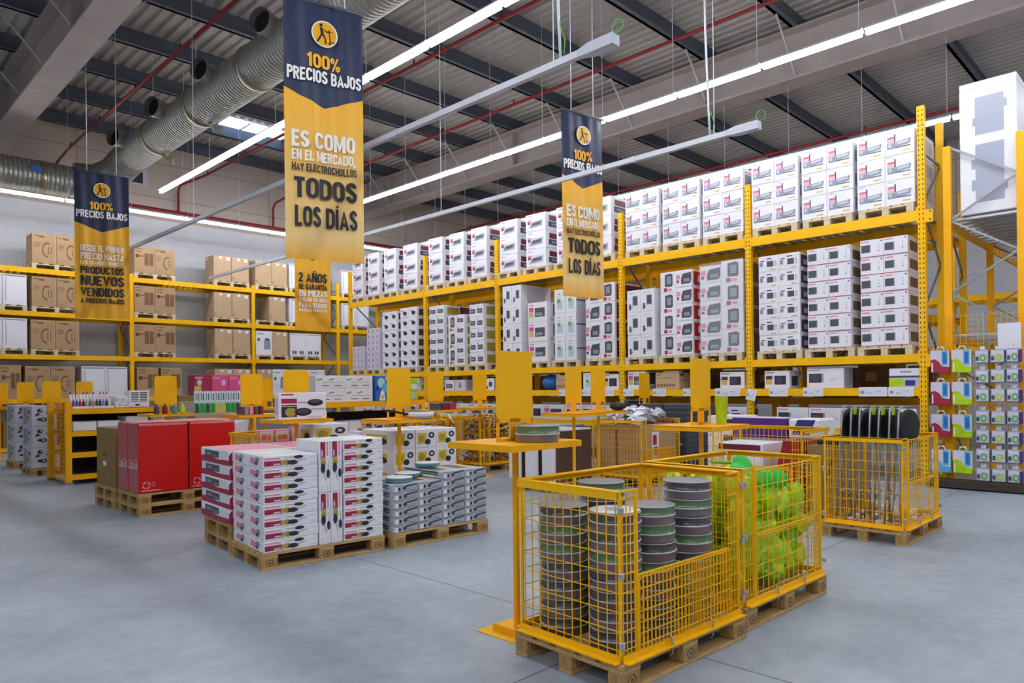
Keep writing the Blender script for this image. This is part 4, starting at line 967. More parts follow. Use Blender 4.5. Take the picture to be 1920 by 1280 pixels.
# lime green wrapped goods
def pouch(seed, m1, m2):
    rnd = random.Random(seed); b = B(); nx, nz = 9, 7; W_, H_ = .135, .10
    g = [[None]*(nx+1) for _ in range(nz+1)]
    for side, sg in ((0, -1), (1, 1)):
        P = []
        for j in range(nz+1):
            for i in range(nx+1):
                u, v = i/nx*2-1, j/nz*2-1
                t = (1-u*u)*(1-v*v)
                d = .055*t**.5*(1+.45*math.sin(u*5+seed)*math.sin(v*4+seed*2))+.016*(rnd.random()-.5)*t**.3
                P.append((u*W_*(1-.1*v*v)+.012*math.sin(v*6+seed), sg*d, v*H_+.016*math.sin(u*5+seed)))
        fs = []
        for j in range(nz):
            for i in range(nx):
                a = j*(nx+1)+i; q = (a, a+1, a+nx+2, a+nx+1); fs.append(q if side == 0 else q[::-1])
        for k, f in enumerate(fs):
            pass
        b.faces(P, fs[:len(fs)//2], m1, seed % 3 != 0); b.faces(P, fs[len(fs)//2:], m2, seed % 3 != 0)
    return b
random.seed(21)
def keep_in(o, org, rz, lo, hi):
    """nudge an object so that its corners stay inside the cage"""
    M = Matrix.Rotation(-rz, 4, 'Z') @ Matrix.Translation((-org[0], -org[1], 0)) @ (Matrix.Translation(o.location) @ o.rotation_euler.to_matrix().to_4x4())
    P = [M @ v.co for v in o.data.vertices]; d = Vector((0, 0, 0))
    for k in range(3):
        a, c = min(p[k] for p in P), max(p[k] for p in P)
        if a < lo[k]: d[k] = lo[k]-a
        elif c > hi[k]: d[k] = hi[k]-c
    o.location = o.location+Matrix.Rotation(rz, 3, 'Z') @ d
PM = [cached('lime_pack|%d' % i, lambda: pouch(i+1, ['lime', 'limewrap', 'limedeep', 'lime'][i], ['limewrap', 'lime', 'lime', 'limedeep'][i])) for i in range(4)]
n = 0
for k, z in enumerate((.25, .40, .55, .70, .83)):
    for ix in range(5):
        for iy in range(3):
            if k == 4 and (ix, iy) not in ((0, 0), (0, 1), (0, 2), (1, 1), (1, 2), (2, 2), (3, 2), (1, 0), (4, 1), (4, 2)): continue
            x = .15+.225*ix+random.uniform(-.03, .03); y = .17+.225*iy+random.uniform(-.03, .03)
            p = loc_in(P1B, -.03, x, y, z+random.uniform(-.03, .03))
            ob('lime_pack', PM[n % 4], None, p, 0, 'lime green plastic kitchen item crumpled in clear wrap, heaped in the cage', 'wrapped item', 'lime green wrapped goods in the cage', rot=(random.uniform(-.5, .5), random.uniform(-.7, .7), random.uniform(-.9, .9)))
            keep_in(COL.objects[-1], P1B, -.03, (.052, .052, .16), (1.148, .748, 1.4))
            n += 1
def disc():
    b = B(); b.lathe([(.02, -.006), (.074, -.004), (.076, 0), (.074, .005), (.03, .007)], 'discgreen', 24); b.tube([(-.08, 0, 0), (-.24, 0, -.01)], .012, 'limedeep', 6); return b
for i, (p, r) in enumerate((((5.05, 2.56, .965), (.9, .1, -.7)), ((4.74, 2.42, .955), (.7, .1, -.5)), ((4.86, 2.30, .90), (1.1, 0, -.75)), ((5.10, 2.31, .87), (1.1, .1, -.8)))):
    ob('round_paddle', cached('round_paddle', disc), None, p, 0, 'round bright green plastic disc above the lime goods, %s of four' % ['rearmost', 'second from the back', 'second from the right', 'rightmost'][i], 'paddle', 'round green discs in the lime cage', rot=r)

# folding stools
def stool(i, y):
    o = loc_in(P4, -.01, .36, y, 0)
    t = thing('folding_stool', 'black round folding stool with grey metal legs, %s from the left in its cage' % ORD[i], 'stool', (o[0], o[1], .147), -.10+[.0, .03, -.02, .02, -.03, .02, -.16][i], 'folding stools in the cage')
    def seat():
        b = B(); m = Matrix.Rotation(PI/2, 4, 'X')
        b.lathe([(.05, -.022), (.155, -.020), (.175, -.010), (.18, 0), (.175, .012), (.15, .020), (.05, .022)], 'black', 28)
        b.v = [tuple(m @ Vector(v)) for v in b.v]; return b
    def leg1():
        b = B(); b.tube([(.16, 0, 0), (.20, -.01, .4), (.25, -.014, .82), (.27, -.02, 1.12), (.30, -.02, 1.17), (.62, -.02, 1.17)], .011, 'chrome', 7); return b
    def leg2():
        b = B(); b.tube([(.34, .02, 0), (.36, .03, .4), (.40, .03, .85), (.46, .034, 1.02)], .011, 'chrome', 7); return b
    def foot():
        b = B(); b.tube([(.17, -.02, .26), (.14, -.05, .30), (.20, -.06, .33), (.34, .0, .33), (.42, .04, .30)], .008, 'chrome', 6); return b
    def tg():
        b = B(); b.box(.30, -.032, 1.09, .37, -.026, 1.165, 'lime'); return b
    ob('seat', cached('seat', seat), t, (.11, 0, .97)); ob('leg', cached('leg|1', leg1), t, (-.36, 0, 0)); ob('leg', cached('leg|2', leg2), t, (-.36, 0, 0))
    ob('footrest', cached('footrest', foot), t, (-.36, 0, 0))
    if i in (1, 3, 4, 5): ob('tag', cached('tag', tg), t, (-.36, 0, 0), label='lime green tag')
for i, y in enumerate((.69, .60, .51, .415, .325, .23, .13)): stool(i, y)
b = B(); random.seed(5)
for i in range(26): x, y = random.uniform(.1, 1.1), random.uniform(.1, .7); b.box(x, y, .002, x+.07, y+.05, .02+.04*random.random(), 'tag' if i % 2 else 'cardboard')
ob('paper_scraps', b, None, (P4[0], P4[1], .1455), -.01, 'loose cardboard scraps on the pallet below the folding stools', 'scraps', kind='stuff')

# ------------------------------------------------------------------ pan carton pallets in the foreground left
P2, A2 = (2.846, 5.867), -.10
full_pallet((*P2, 0), A2, 'wooden pallet under the pan cartons')
def pan_vert(w, d, h):
    b = B(); b.box(0, 0, 0, w, d, h, 'white', .004); b.deco(w, d, h, 'front', DESIGN['pan'][1], rot=True); return b
G = 'pan cartons on the front pallet'
for r in range(8):
    carton('pan', .498, .395, .1035, loc_in(P2, A2, .02+random.uniform(0, .008), .005, .1455+r*.105), A2, 'white pan carton, %s row, left front column on the front pallet' % rowname(r, 8), G)
    carton('pan', .498, .385, .1035, loc_in(P2, A2, .02+random.uniform(0, .008), .405, .1455+r*.105), A2, 'white pan carton, %s row, left rear column on the front pallet' % rowname(r, 8), G)
for r in range(2):
    for c in range(2):
        me = cached('carton|panv', lambda: pan_vert(.112, .5, .470))
        ob('carton', me, None, loc_in(P2, A2, .535+c*.116, .01, .1455+r*.473), A2, 'upright white pan carton, %s layer, %s of the middle pair' % (['lower', 'upper'][r], ['left', 'right'][c]), 'box', G)
for r in range(9):
    carton('pan', .41, .5, .1035, loc_in(P2, A2, .775+random.uniform(0, .008), .005, .1455+r*.105), A2, 'white pan carton, %s row, right column on the front pallet' % rowname(r, 9), G)
P5, A5 = (2.95, 6.705), -.09
full_pallet((*P5, 0), A5, 'lower wooden pallet under the red and white tray cartons'); full_pallet((*P5, .1445), A5, 'upper wooden pallet under the red and white tray cartons')
for r in range(5):
    for c in range(2):
        carton('redtray', .585, .84, .136, loc_in(P5, A5, -.02+c*.6+random.uniform(-.006, .006), -.02, .2895+r*.1385), A5, 'red and white tray carton, %s row, %s column of the double pallet' % (rowname(r, 5), ['left', 'right'][c]), 'red and white tray cartons')
P3, A3 = (4.106, 5.70), -.06
full_pallet((*P3, 0), A3, 'wooden pallet under the flat grey cartons')
for c in range(4):
    for r in range([6, 6, 7, 7][c]):
        carton('flatgrey', .292, .76, .0775, loc_in(P3, A3, .012+.295*c+random.uniform(-.004, .004), .01+random.uniform(0, .01), .1455+r*.079), A3, 'flat grey and white carton, %s row, %s column from the left' % (rowname(r, [6, 6, 7, 7][c]), ORD[c]), 'flat grey cartons')
for i, (x, y, z, rz) in enumerate(((.05, .1, .1455+6*.079, .4), (.32, .35, .1455+6*.079, -.3), (.62, .42, .1455+7*.079, .2))):
    me = cached('wrapped_pan|l', lambda: (lambda b: (b.lathe([(.10, 0), (.135, .02), (.14, .05), (.11, .055)], ['palegrey', 'teal', 'whitegloss'], 20), b)[1])(B()))
    ob('wrapped_pan', me, None, loc_in(P3, A3, x+.15, y+.1, z), rz, 'loose wrapped pan lying on the flat grey cartons, %s from the left' % ORD[i], 'pan', 'loose wrapped pans')
P6, A6 = (4.97, 6.95), -.03
full_pallet((*P6, 0), A6, 'wooden pallet under the yellow-pictured pan cartons')
for r in range(4):
    for c in range(3):
        carton('yellowpan', .315, .7, .226, loc_in(P6, A6, .08+.32*c, .03+random.uniform(0, .01), .1455+r*.228), A6, 'white carton with yellow picture and black pans, %s row, %s column' % (rowname(r, 4), ['left', 'middle', 'right'][c]), 'yellow-pictured pan cartons')

# ------------------------------------------------------------------ red fridge cartons
P7 = (3.02, 9.47)
for k, o in enumerate((P7, (3.0, 10.4))):
    nm = ['red cartons', 'brown carton'][k]
    full_pallet((*o, 0), .0, 'lower wooden pallet under the '+nm); full_pallet((*o, .1445), .0, 'upper wooden pallet under the '+nm)
def redcarton(loc, label):
    t = ob('carton', None, None, loc, 0, label, 'box', 'tall red cartons')
    def body():
        b = B(); b.box(0, 0, 0, .605, .375, .88, 'redcarton', .012)
        b.deco(.605, .375, .88, 'left', [R_(.02, .01, .98, .985, 'redside')]); b.deco(.605, .375, .88, 'top', [R_(.02, .02, .98, .98, 'redsheen')]); b.deco(.605, .375, .88, 'front', [R_(.02, .955, .98, .985, 'redsheen')]); return b  # paler top and front edge paint the highlight on the film
    ob('box', cached('box|red', body), t)
    def ring():
        b = B(); c = (.09, -.003, .10)
        for i in range(16):
            if i % 4 == 3: continue
            a, a2 = 2*PI*i/16, 2*PI*(i+1)/16
            b.poly([(c[0]+r*math.cos(q), c[1], c[2]+r*math.sin(q)) for r, q in ((.03, a), (.03, a2), (.05, a2), (.05, a))], 'rose')
        b.box(.15, -.003, .12, .2, -.002, .13, 'rose'); b.box(.15, -.003, .09, .19, -.002, .10, 'rose'); b.box(.03, -.003, .025, .26, -.002, .04, 'rose'); return b
    ob('printed_mark', cached('printed_mark|red', ring), t, label='small white printed ring and lines')
    me = cached('lettering|cola', lambda: text('Coca-Cola', .32, .12, 'bwhite', .0, .35))
    o = ob('lettering', me, t, (-.0025, .345, .30), -PI/2)
for i in range(2):
    for j in range(2):
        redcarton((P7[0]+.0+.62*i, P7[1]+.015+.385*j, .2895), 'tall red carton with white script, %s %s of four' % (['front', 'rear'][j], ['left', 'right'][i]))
carton('brownold', .6, .76, .78, (3.02, 10.42, .2895), 0, 'tall brown carton with a small tag behind the red cartons')
# patterned stacks at far left
for k, (o, dn) in enumerate((((3.15, 15.7), 'nearer'), ((3.22, 17.5), 'farther'))):
    pallet(.46, .8, (o[0], o[1], 0), 0, 'small wooden pallet under the %s patterned stack' % dn, 'small pallets', 'wood')
    for r in range(3): carton('blob', .40 if k == 0 else .36, .76, .385, (o[0]+.02, o[1]+.01, .1455+r*.387), 0, 'grey carton with black round blobs, %s of the %s stack' % (['bottom', 'middle', 'top'][r], dn), 'blob patterned cartons')
# ================================================================== YELLOW SIGN STANDS WITH TRAYS
def sign_mesh():
    b = B(); w, h, c = .33, .44, .025
    pts = [(-w/2+c, 0), (w/2-c, 0), (w/2, c), (w/2, h-c), (w/2-c, h), (-w/2+c, h), (-w/2, h-c), (-w/2, c)]
    f = [(x, -.003, z) for x, z in pts]; k = [(x, .003, z) for x, z in pts]
    b.poly(f, 'signyellow'); b.poly(k[::-1], 'signyellow')
    for i in range(8): j = (i+1) % 8; b.poly([f[j], f[i], k[i], k[j]], 'signyellow')
    return b
def tray_mesh():
    b = B(); w, d = .325, .285
    b.box(-w, -d, 1.205, w, d, 1.215, 'orange')
    for x0, y0, x1, y1 in ((-w, -d, w, -d+.006), (-w, d-.006, w, d), (-w, -d, -w+.006, d), (w-.006, -d, w, d)): b.box(x0, y0, 1.175, x1, y1, 1.215, 'orange')
    return b
def post_stand():
    b = B(); b.box(-.015, -.015, .005, .015, .015, 1.205, 'orange'); return b
def base_mesh():
    b = B(); b.box(-.2, -.17, 0, .2, .17, .006, 'signyellow'); b.box(-.12, -.1, .006, -.11, .1, .045, 'orange'); return b
def neck_mesh():
    b = B(); b.box(-.05, -.004, 1.215, .05, .004, 1.36, 'orange'); b.box(-.165, -.004, 1.215, .165, .004, 1.235, 'orange')
    for x in (-.165, .143): b.box(x, -.004, 1.235, x+.022, .004, 1.36, 'orange')
    b.box(-.165, -.004, 1.335, .165, .004, 1.36, 'orange'); return b
def stand(x, y, label, tray=True, dz=0, z0=0.0):
    t = thing('sign_stand', label, 'sign stand', (x, y, z0), 0, 'blank yellow sign stands')
    ob('base', cached('base', base_mesh), t); ob('post', cached('post', post_stand), t)
    if tray: ob('tray', cached('tray', tray_mesh), t)
    nk = ob('neck', cached('neck', neck_mesh), t); ob('sign_plate', cached('sign_plate', sign_mesh), nk, (0, 0, 1.352))
stand(3.29, 3.23, 'yellow sign stand with tray behind the nearest cage, largest blank sign')
stand(5.60, 3.22, 'yellow sign stand carrying a lime tumbler behind the green cage')
stand(7.27, 6.05, 'yellow sign stand, left of the neighbouring pair behind the appliance row')
stand(8.12, 6.30, 'yellow sign stand, right of the neighbouring pair behind the appliance row')
stand(10.95, 7.44, 'yellow sign stand behind the cage with the cardboard box', False)
stand(4.95, 6.735, 'yellow sign stand with a wrapped pan, behind the flat grey cartons')
stand(4.21, 7.75, 'yellow sign stand holding the big pan box behind the pan cartons')
stand(4.68, 9.9, 'yellow sign stand behind the pink packs, right of the green glove cards')
stand(6.5, 13.2, 'distant yellow sign stand peeping out right behind the glove card sign')
stand(4.10, 11.6, 'yellow sign stand with small dark bottles, above the red cartons')
stand(3.78, 17.0, 'yellow sign stand behind the left gondola end panel')
stand(4.55, 17.7, 'yellow sign stand behind the bottles of the left gondola')
stand(3.7, 18.9, 'yellow sign stand above the farther patterned stack')
stand(3.46, 20.3, 'yellow sign stand cut by the left photo edge')
stand(7.3, 8.95, 'yellow sign stand, left one before the third level of the far rack bays')
stand(8.5, 9.2, 'yellow sign stand above the colourful utensil cages, left of the largest sign')
# things on the trays
ob('cake_tin', cached('cake_tin|tingreen_mauve', None), None, (3.335, 3.078, 1.2165), .4, 'green and mauve wrapped cake tins standing on the sign tray', 'cake tins')
def tumbler():
    b = B(); b.lathe([(.042, 0), (.058, .235), (.061, .24), (.058, .24), (.053, .235), (.04, .01), (.001, .008)], 'lime', 24, cap=False); return b
ob('tumbler', tumbler(), None, (5.74, 3.10, 1.2165), 0, 'tall plain lime green tumbler on the sign tray', 'tumbler')
carton('pangiant', .60, .10, .31, (3.87, 7.52, 1.2165), 0, 'large white box picturing two black pans on the sign tray')
def wpan():
    b = B(); b.lathe([(.13, 0), (.16, .03), (.165, .075), (.15, .08)], ['palegrey', 'whitegloss', 'darkgrey'], 24); b.lathe([(.168, .02), (.172, .05)], 'film', 24, cap=False)
    b.tube([(-.16, .02, .05), (-.42, .06, .10)], .014, 'black', 7); return b
ob('frying_pan', wpan(), None, (5.12, 6.56, 1.2165), 0, 'wrapped frying pan with black handle on the sign tray', 'pan')
for i, (m, dx) in enumerate((('violetdark', -.2), ('maroon', -.08), ('teal', .06), ('lime', .18))):
    b = B(); b.lathe([(.035, 0), (.04, .02), (.038, .10), (.014, .125), (.014, .15)], m, 12)
    ob('bottle', b, None, (4.10+dx, 11.42, 1.2165), 0, 'small %s bottle on the sign tray above the red cartons' % ['dark violet', 'dark red', 'teal', 'lime'][i], 'bottle', 'bottles on the sign tray')
for i in range(5):
    b = B(); b.box(0, 0, 0, .05, .1, .11, ['violetdark', 'midgrey', 'rose', 'darkgrey', 'maroon'][i], .004)
    ob('small_pack', b, None, (4.42+i*.075, 9.72, 1.2165), 0, 'small %s pack in a row on the sign tray behind the pink packs' % ['violet', 'grey', 'rose', 'dark grey', 'maroon'][i], 'pack', 'small packs on the sign tray')
for i, (m, x) in enumerate((('darkgrey', 7.1), ('maroon', 7.26), ('crimson', 7.42))):
    b = B(); b.box(0, 0, 0, .14, .12, .10, m, .004); ob('small_pack', b, None, (x, 8.74, 1.2165), 0, 'small %s pack on the sign tray before the far rack' % ['dark grey', 'maroon', 'crimson'][i], 'pack', 'packs on the far sign tray')
b = B(); b.lathe([(.05, 0), (.12, .03), (.11, .09), (.02, .12)], 'black', 14); b.tube([(.08, 0, .06), (.30, .04, .12)], .02, 'black', 6)
ob('hair_appliance', b, None, (8.34, 6.12, 1.2165), 0, 'black handled appliance lying on the tray right of the sign pair', 'appliance')

# ================================================================== GONDOLAS
mat('shadedark', '2A211A', 0.8)
def gondola(x0, y0, L, D, H, shelves, label, side_mesh=True, topdeck=True):
    t = thing('shelf_gondola', label, 'shelf unit', (x0, y0, 0))
    for x in (0, L-.09):
        for y in (0, D-.08):
            b = B(); b.box(x, y, 0, x+.09, y+.08, H, 'orange'); ob('upright', b, t)
            b = B(); b.box(x-.015, y-.015, 0, x+.105, y+.095, .05, 'steel'); ob('foot', b, t)
    for z in shelves:
        b = B(); b.box(.09, 0, z-.09, L-.09, .04, z, 'orange'); b.box(.09, D-.04, z-.09, L-.09, D, z, 'orange'); ob('beam', b, t)
        b = B(); b.box(.09, .04, z-.03, L-.09, D-.04, z-.004, 'shelfdark'); ob('shelf_panel', b, t)
    b = B(); b.box(.09, D*.62, .17, L-.09, D*.62+.01, H-.2, 'shadedark'); ob('back_or_shade_panel', b, t)  # dark sheet added to stand in for the shade between the shelves
    if side_mesh:
        b = B(); n = int(D/.06)
        for i in range(n): y = .03+i*(D-.06)/(n-1); b.tube([(-.012, y, .06), (-.012, y, H)], .004, 'orange', 4, False)
        for j in range(18): z = .08+j*(H-.1)/17; b.tube([(-.012, .03, z), (-.012, D-.03, z)], .004, 'orange', 4, False)
        ob('side_mesh', b, t)
    return t
gondola(3.24, 13.7, 3.1, 1.2, 1.40, (.17, .54, .90, 1.275), 'yellow shelf gondola with wire end panel on the left aisle')
random.seed(9)
CP = ['crimson', 'teal', 'navyblue', 'purple', 'maroon', 'blue', 'rose', 'white', 'gold', 'skyblue', 'red', 'slate']
def tub(m): b = B(); b.box(0, 0, 0, .6, .14, .085, 'white', .004); b.deco(.6, .14, .085, 'front', [R_(.02, .08, .98, .5, 'palegrey')]); return b
for j, (y, z) in enumerate(((13.74, 0), (13.92, .13))):
    for k in range(2):
        b = B(); b.box(0, 0, 0, .31, .16, .04+z, 'white', .004)
        ob('display_tray', b, None, (3.36+.32*k, y, 1.2755), 0, 'white display tray under the %s bottles, %s half of the left gondola top' % (['front', 'back'][j], ['left', 'right'][k]), 'tray', 'white bottle trays')
    for i in range(12):
        m = CP[(i*5+j*3) % 12]
        def bot(m=m):
            b = B(); b.lathe([(.019, 0), (.021, .01), (.021, .075), (.009, .095), (.009, .12)], [m if j == 0 else 'white', m if j == 0 else 'white', m, m], 8); return b
        ob('bottle', cached('bottle|%s_%d' % (m, j), bot), None, (3.385+.051*i, y+.08, 1.2765+.04+z), 0, 'tiny colour-capped bottle, %s from left in the %s row on the left gondola' % (ORD[i], ['front', 'back'][j]), 'bottle', 'tiny bottles on the left gondola')
carton('tefal', .24, .2, .2, (4.02, 13.78, 1.2765), 0, 'low white box between the tiny bottles and the white basket')
def basket():
    b = B(); b.box(0, 0, 0, .34, .26, .30, 'white', .01)
    its = [R_(.1+.42*k, .34+.1*i, .46+.42*k, .39+.1*i, 'slate') for k in range(2) for i in range(6)]
    b.deco(.34, .26, .30, 'front', its+[R_(.3, .1, .5, .2, 'maroon')]); b.deco(.34, .26, .30, 'right', [R_(.1, .2, .9, .8, 'midgrey')]); return b
ob('slotted_basket', basket(), None, (4.24, 13.76, 1.2765), 0, 'white slotted plastic basket on top of the left gondola', 'basket')
carton('plainwhite', .3, .4, .15, (5.0, 13.76, 1.2765), 0, 'small white box with a price paper on the left gondola top, right end')
carton('plainwhite', .355, .5, .155, (3.36, 13.75, .9015), 0, 'white carton on the second shelf of the left gondola, left'); carton('plainwhite', .355, .5, .155, (3.74, 13.75, .9015), 0, 'white carton on the second shelf of the left gondola, second')
for i, x in enumerate((4.2, 4.62, 5.06, 5.5)): carton(['plainwhite', 'redtray', 'plainwhite', 'tefal'][i], .36, .5, .22, (x, 13.78, .9015), 0, 'white box on the second shelf of the left gondola, %s from its right end' % ['fourth', 'third', 'second', 'first'][i])
b = B(); b.lathe([(.03, 0), (.03, .06), (.008, .10), (.008, .16)], 'white', 10); ob('bottle', b, None, (3.86, 13.9, .5415), 0, 'single small white bottle standing on the dark third shelf of the gondola', 'bottle')
gondola(6.22, 10.75, 2.3, .9, 1.35, (.2, .78, 1.335), 'yellow shelf gondola behind the pink packs, carrying white pan boxes', False)
for i, (x, w, h, y) in enumerate(((6.18, .58, .215, 10.78), (6.76, .56, .215, 10.78))):
    carton('tefal', w, .4, .235, (x+.03, y, 1.3365), 0, 'white pan set box, lower %s on the rear gondola' % ['left', 'right'][i]); carton('tefal', w, .4, .22, (x+.03, y, 1.3365+.237), 0, 'white pan set box, upper %s on the rear gondola' % ['left', 'right'][i])
def bluebox():
    b = B(); b.box(0, 0, 0, .34, .3, .46, 'blue', .006)
    b.deco(.34, .3, .46, 'front', [E_(.36, .72, .24, .2, 'aqua'), E_(.6, .5, .22, .2, 'skyblue'), P_([(.24, .02), (.62, .02), (.56, .3), (.42, .46), (.30, .3)], 'white'), E_(.43, .16, .1, .1, 'gold'), R_(.6, .8, .96, .96, 'palegrey'), R_(.02, .4, .2, .6, 'navyblue')]); return b
ob('carton', bluebox(), None, (7.42, 10.79, 1.3365), 0, 'bright blue pictured box left of a yellow sign on the rear gondola', 'box')
for i, x in enumerate((8.02, 8.22)): 
    b = B(); b.box(0, 0, 0, .18, .2, .42, ['leafgreen', 'lime'][i], .004); b.deco(.18, .2, .42, 'front', [R_(.1, .5, .9, .72, 'white'), R_(.1, .06, .6, .36, 'aqua'), R_(.5, .1, .95, .4, 'gold')])
    ob('pack', b, None, (x, 10.82, 1.3365), 0, '%s tall pack right of the blue box on the rear gondola' % ['green', 'lime yellow'][i], 'pack')
random.seed(13)
for i in range(8): carton(['roaster', 'cups', 'plainwhite', 'oven'][i % 4], .24, .4, .22, (6.4+.25*i, 10.85, .782), 0, 'small box on the middle shelf of the rear gondola, %s from left' % ORD[i], 'small boxes on the rear gondola')

# ------------------------------------------------------------------ glove cards and pink cartons
b = B(); b.box(0, 0, 0, .86, .6, 1.06, 'shelfpale', .01); b.faces([(-.06, -.04, 1.06), (.92, -.04, 1.06), (.92, .02, .80), (-.06, .02, .80), (.4, -.07, .92)], [(0, 4, 3), (0, 1, 4), (1, 2, 4), (4, 2, 3)], 'white')
ob('display_plinth', b, None, (4.62, 11.88, 0), 0, 'pale plinth draped in white below the green glove cards', 'plinth')
b = B(); b.box(0, 0, 0, .8, .3, .12, 'cardboard', .005); ob('cardboard_tray', b, None, (4.66, 11.90, 1.0615), 0, 'low cardboard tray holding the green glove cards', 'tray')
def glove(v):
    b = B(); b.box(0, 0, 0, .082, .03, .37, 'aqua', .003)
    b.deco(.082, .03, .37, 'front', [R_(.06, .50, .94, .96, 'white'), R_(.2, .58, .4, .92, 'teal'), R_(.6, .58, .8, .9, 'ink'), P_([(.04, .02), (.96, .02), (.96, .36), (.6, .5), (.3, .42), (.04, .5)], ['darkgreen', 'green', 'gold'][v])]); return b
for i in range(9):
    v = (0, 1, 0, 1, 2, 2, 1, 1, 0)[i]
    ob('glove_card', cached('glove_card|%d' % v, lambda: glove(v)), None, (4.675+.086*i, 11.96, 1.183), 0, 'glove card with %s lower half, %s from left in the cardboard tray' % (['dark green', 'bright green', 'yellow'][v], ORD[i]), 'card pack', 'glove cards')
def pinkbox(v):
    b = B(); b.box(0, 0, 0, .30, .3, .46, 'pink' if v else 'crimson', .006); b.deco(.30, .3, .46, 'front', [R_(0, 0, 1, .34, 'white'), E_(.3+.4*v, .70, .14, .12, 'palegrey'), R_(.04, .84, .5, .92, 'rose'), R_(0, .36, .4, .56, 'gold' if not v else 'pink'), R_(.05, .1, .9, .14, 'lavender')]); return b
b = B(); b.box(0, 0, 0, 1.3, .6, 1.38, 'shelfpale', .01); ob('display_plinth', b, None, (4.72, 12.75, 0), 0, 'pale plinth under the pink and red boxes', 'plinth')
for i, x in enumerate((5.0, 5.31, 5.62)): ob('carton', cached('carton|pink%d' % (i > 0), lambda: pinkbox(1 if i else 0)), None, (x, 12.79, 1.3815), 0, '%s box with white band behind the glove cards, %s of three' % (['crimson', 'pink', 'pink'][i], ['left', 'middle', 'right'][i]), 'box', 'pink and red boxes')
b = B(); b.box(0, 0, 0, .24, .3, .10, 'cardold', .004); ob('carton', b, None, (4.74, 12.77, 1.3815), 0, 'flat brown lid lying left of the pink and red boxes', 'box')

# ------------------------------------------------------------------ pink packs in a cage
P8 = (3.95, 8.25)
full_pallet((*P8, 0), 0, 'wooden pallet under the cage of pink packs'); cage(P8, 0, 1.2, .8, 'yellow wire cage with pink packs behind the red tray cartons', 'closed', group='yellow wire cages on pallets')
def pinkpack():
    b = B(); b.box(0, 0, 0, .2, .1, .30, 'rose', .006); b.deco(.2, .1, .3, 'front', [R_(.06, .5, .94, .94, 'lavender'), R_(.2, .6, .8, .8, 'pink'), R_(.06, .04, .94, .42, 'pink'), R_(.2, .1, .6, .3, 'crimson'), R_(.0, .44, 1, .48, 'white')]); return b
for r in range(3):
    for i in range(5):
        ob('pink_pack', cached('pink_pack', pinkpack), None, (P8[0]+.07+.215*i, P8[1]+.08+.02*(2-r), .1465+.31*r), 0, 'pink and lilac pack, %s row, %s from left in the cage' % (['bottom', 'middle', 'top'][r], ORD[i]), 'pack', 'pink packs in the cage')
carton('limebox', .3, .3, .22, (5.3, 9.4, 1.0115), 0, 'blue and white box beside the pink packs'); b = B(); b.box(0, 0, 0, .6, .5, 1.01, 'shelfpale', .01); ob('display_plinth', b, None, (5.2, 9.35, 0), 0, 'pale plinth under the blue and white box', 'plinth')
carton('yellowpan', .5, .34, .25, (4.46, 7.82, .882), 0, 'white carton with yellow picture behind the pan cartons, left end'); 
b = B(); b.box(0, 0, 0, 1.3, .40, .88, 'orange', .01); ob('display_table', b, None, (4.45, 7.8, 0), 0, 'yellow display table behind the front pan cartons', 'table')
for i in range(5): 
    b = B(); b.box(0, 0, 0, .15, .3, .10+.03*(i % 3), ['palegrey', 'lavender', 'cardold', 'white', 'violetdark'][i], .004); ob('small_pack', b, None, (4.98+.155*i, 7.82, .881), 0, '%s pack on the yellow display table, %s from left' % (['pale grey', 'lavender', 'brown', 'white', 'dark violet'][i], ORD[i]), 'pack')

# ------------------------------------------------------------------ cages of colourful utensils
def sticks(seed, L, D, z1, n):
    rnd = random.Random(seed); b = B(); cs = ['gold', 'gold', 'red', 'cardlight', 'cardlight', 'brown', 'white', 'foodolive', 'leafgreen', 'carddark', 'palegrey', 'orange', 'yellow', 'maroon', 'tag']
    for i in range(n):
        p = Vector((rnd.uniform(.1, L-.1), rnd.uniform(.09, D-.09), rnd.uniform(.05, z1))); a = rnd.uniform(0, 2*PI); e = rnd.uniform(-.7, .7); l = rnd.uniform(.09, .2)
        d = Vector((math.cos(a)*math.cos(e), math.sin(a)*math.cos(e), math.sin(e)))*l
        q = p+d; p = p-d
        for v in (p, q): v.x = min(max(v.x, .075), L-.075); v.y = min(max(v.y, .075), D-.075); v.z = max(v.z, .03)
        b.bar(p, q, rnd.uniform(.016, .05), .012, rnd.choice(cs))
    return b
for k, (o, dn) in enumerate((((8.87, 9.5), 'right'), ((7.4, 9.75), 'left'))):
    full_pallet((*o, 0), 0, 'wooden pallet under the %s utensil cage' % dn); cage(o, 0, 1.2, .8, 'yellow wire cage of assorted colourful utensils, %s one behind the flat cartons' % dn, 'closed')
    ob('assorted_utensils', sticks(k+3, 1.2, .8, .86, 900), None, (*o, .1465), 0, 'heap of small colourful wooden utensils in the %s far cage' % dn, 'utensils', kind='stuff')
for i in range(5): carton(['roaster', 'cups', 'roaster', 'oven', 'roaster'][i], .3, .3, .24, (8.2+.36*i, 12.4, 1.0015), 0, 'lavender white box behind the utensil cages, %s from left' % ORD[i], 'boxes behind the utensil cages')
b = B(); b.box(0, 0, 0, 2.0, .6, 1.0, 'shelfdark', .01); ob('display_table', b, None, (8.1, 12.35, 0), 0, 'dark display table behind the utensil cages', 'table')

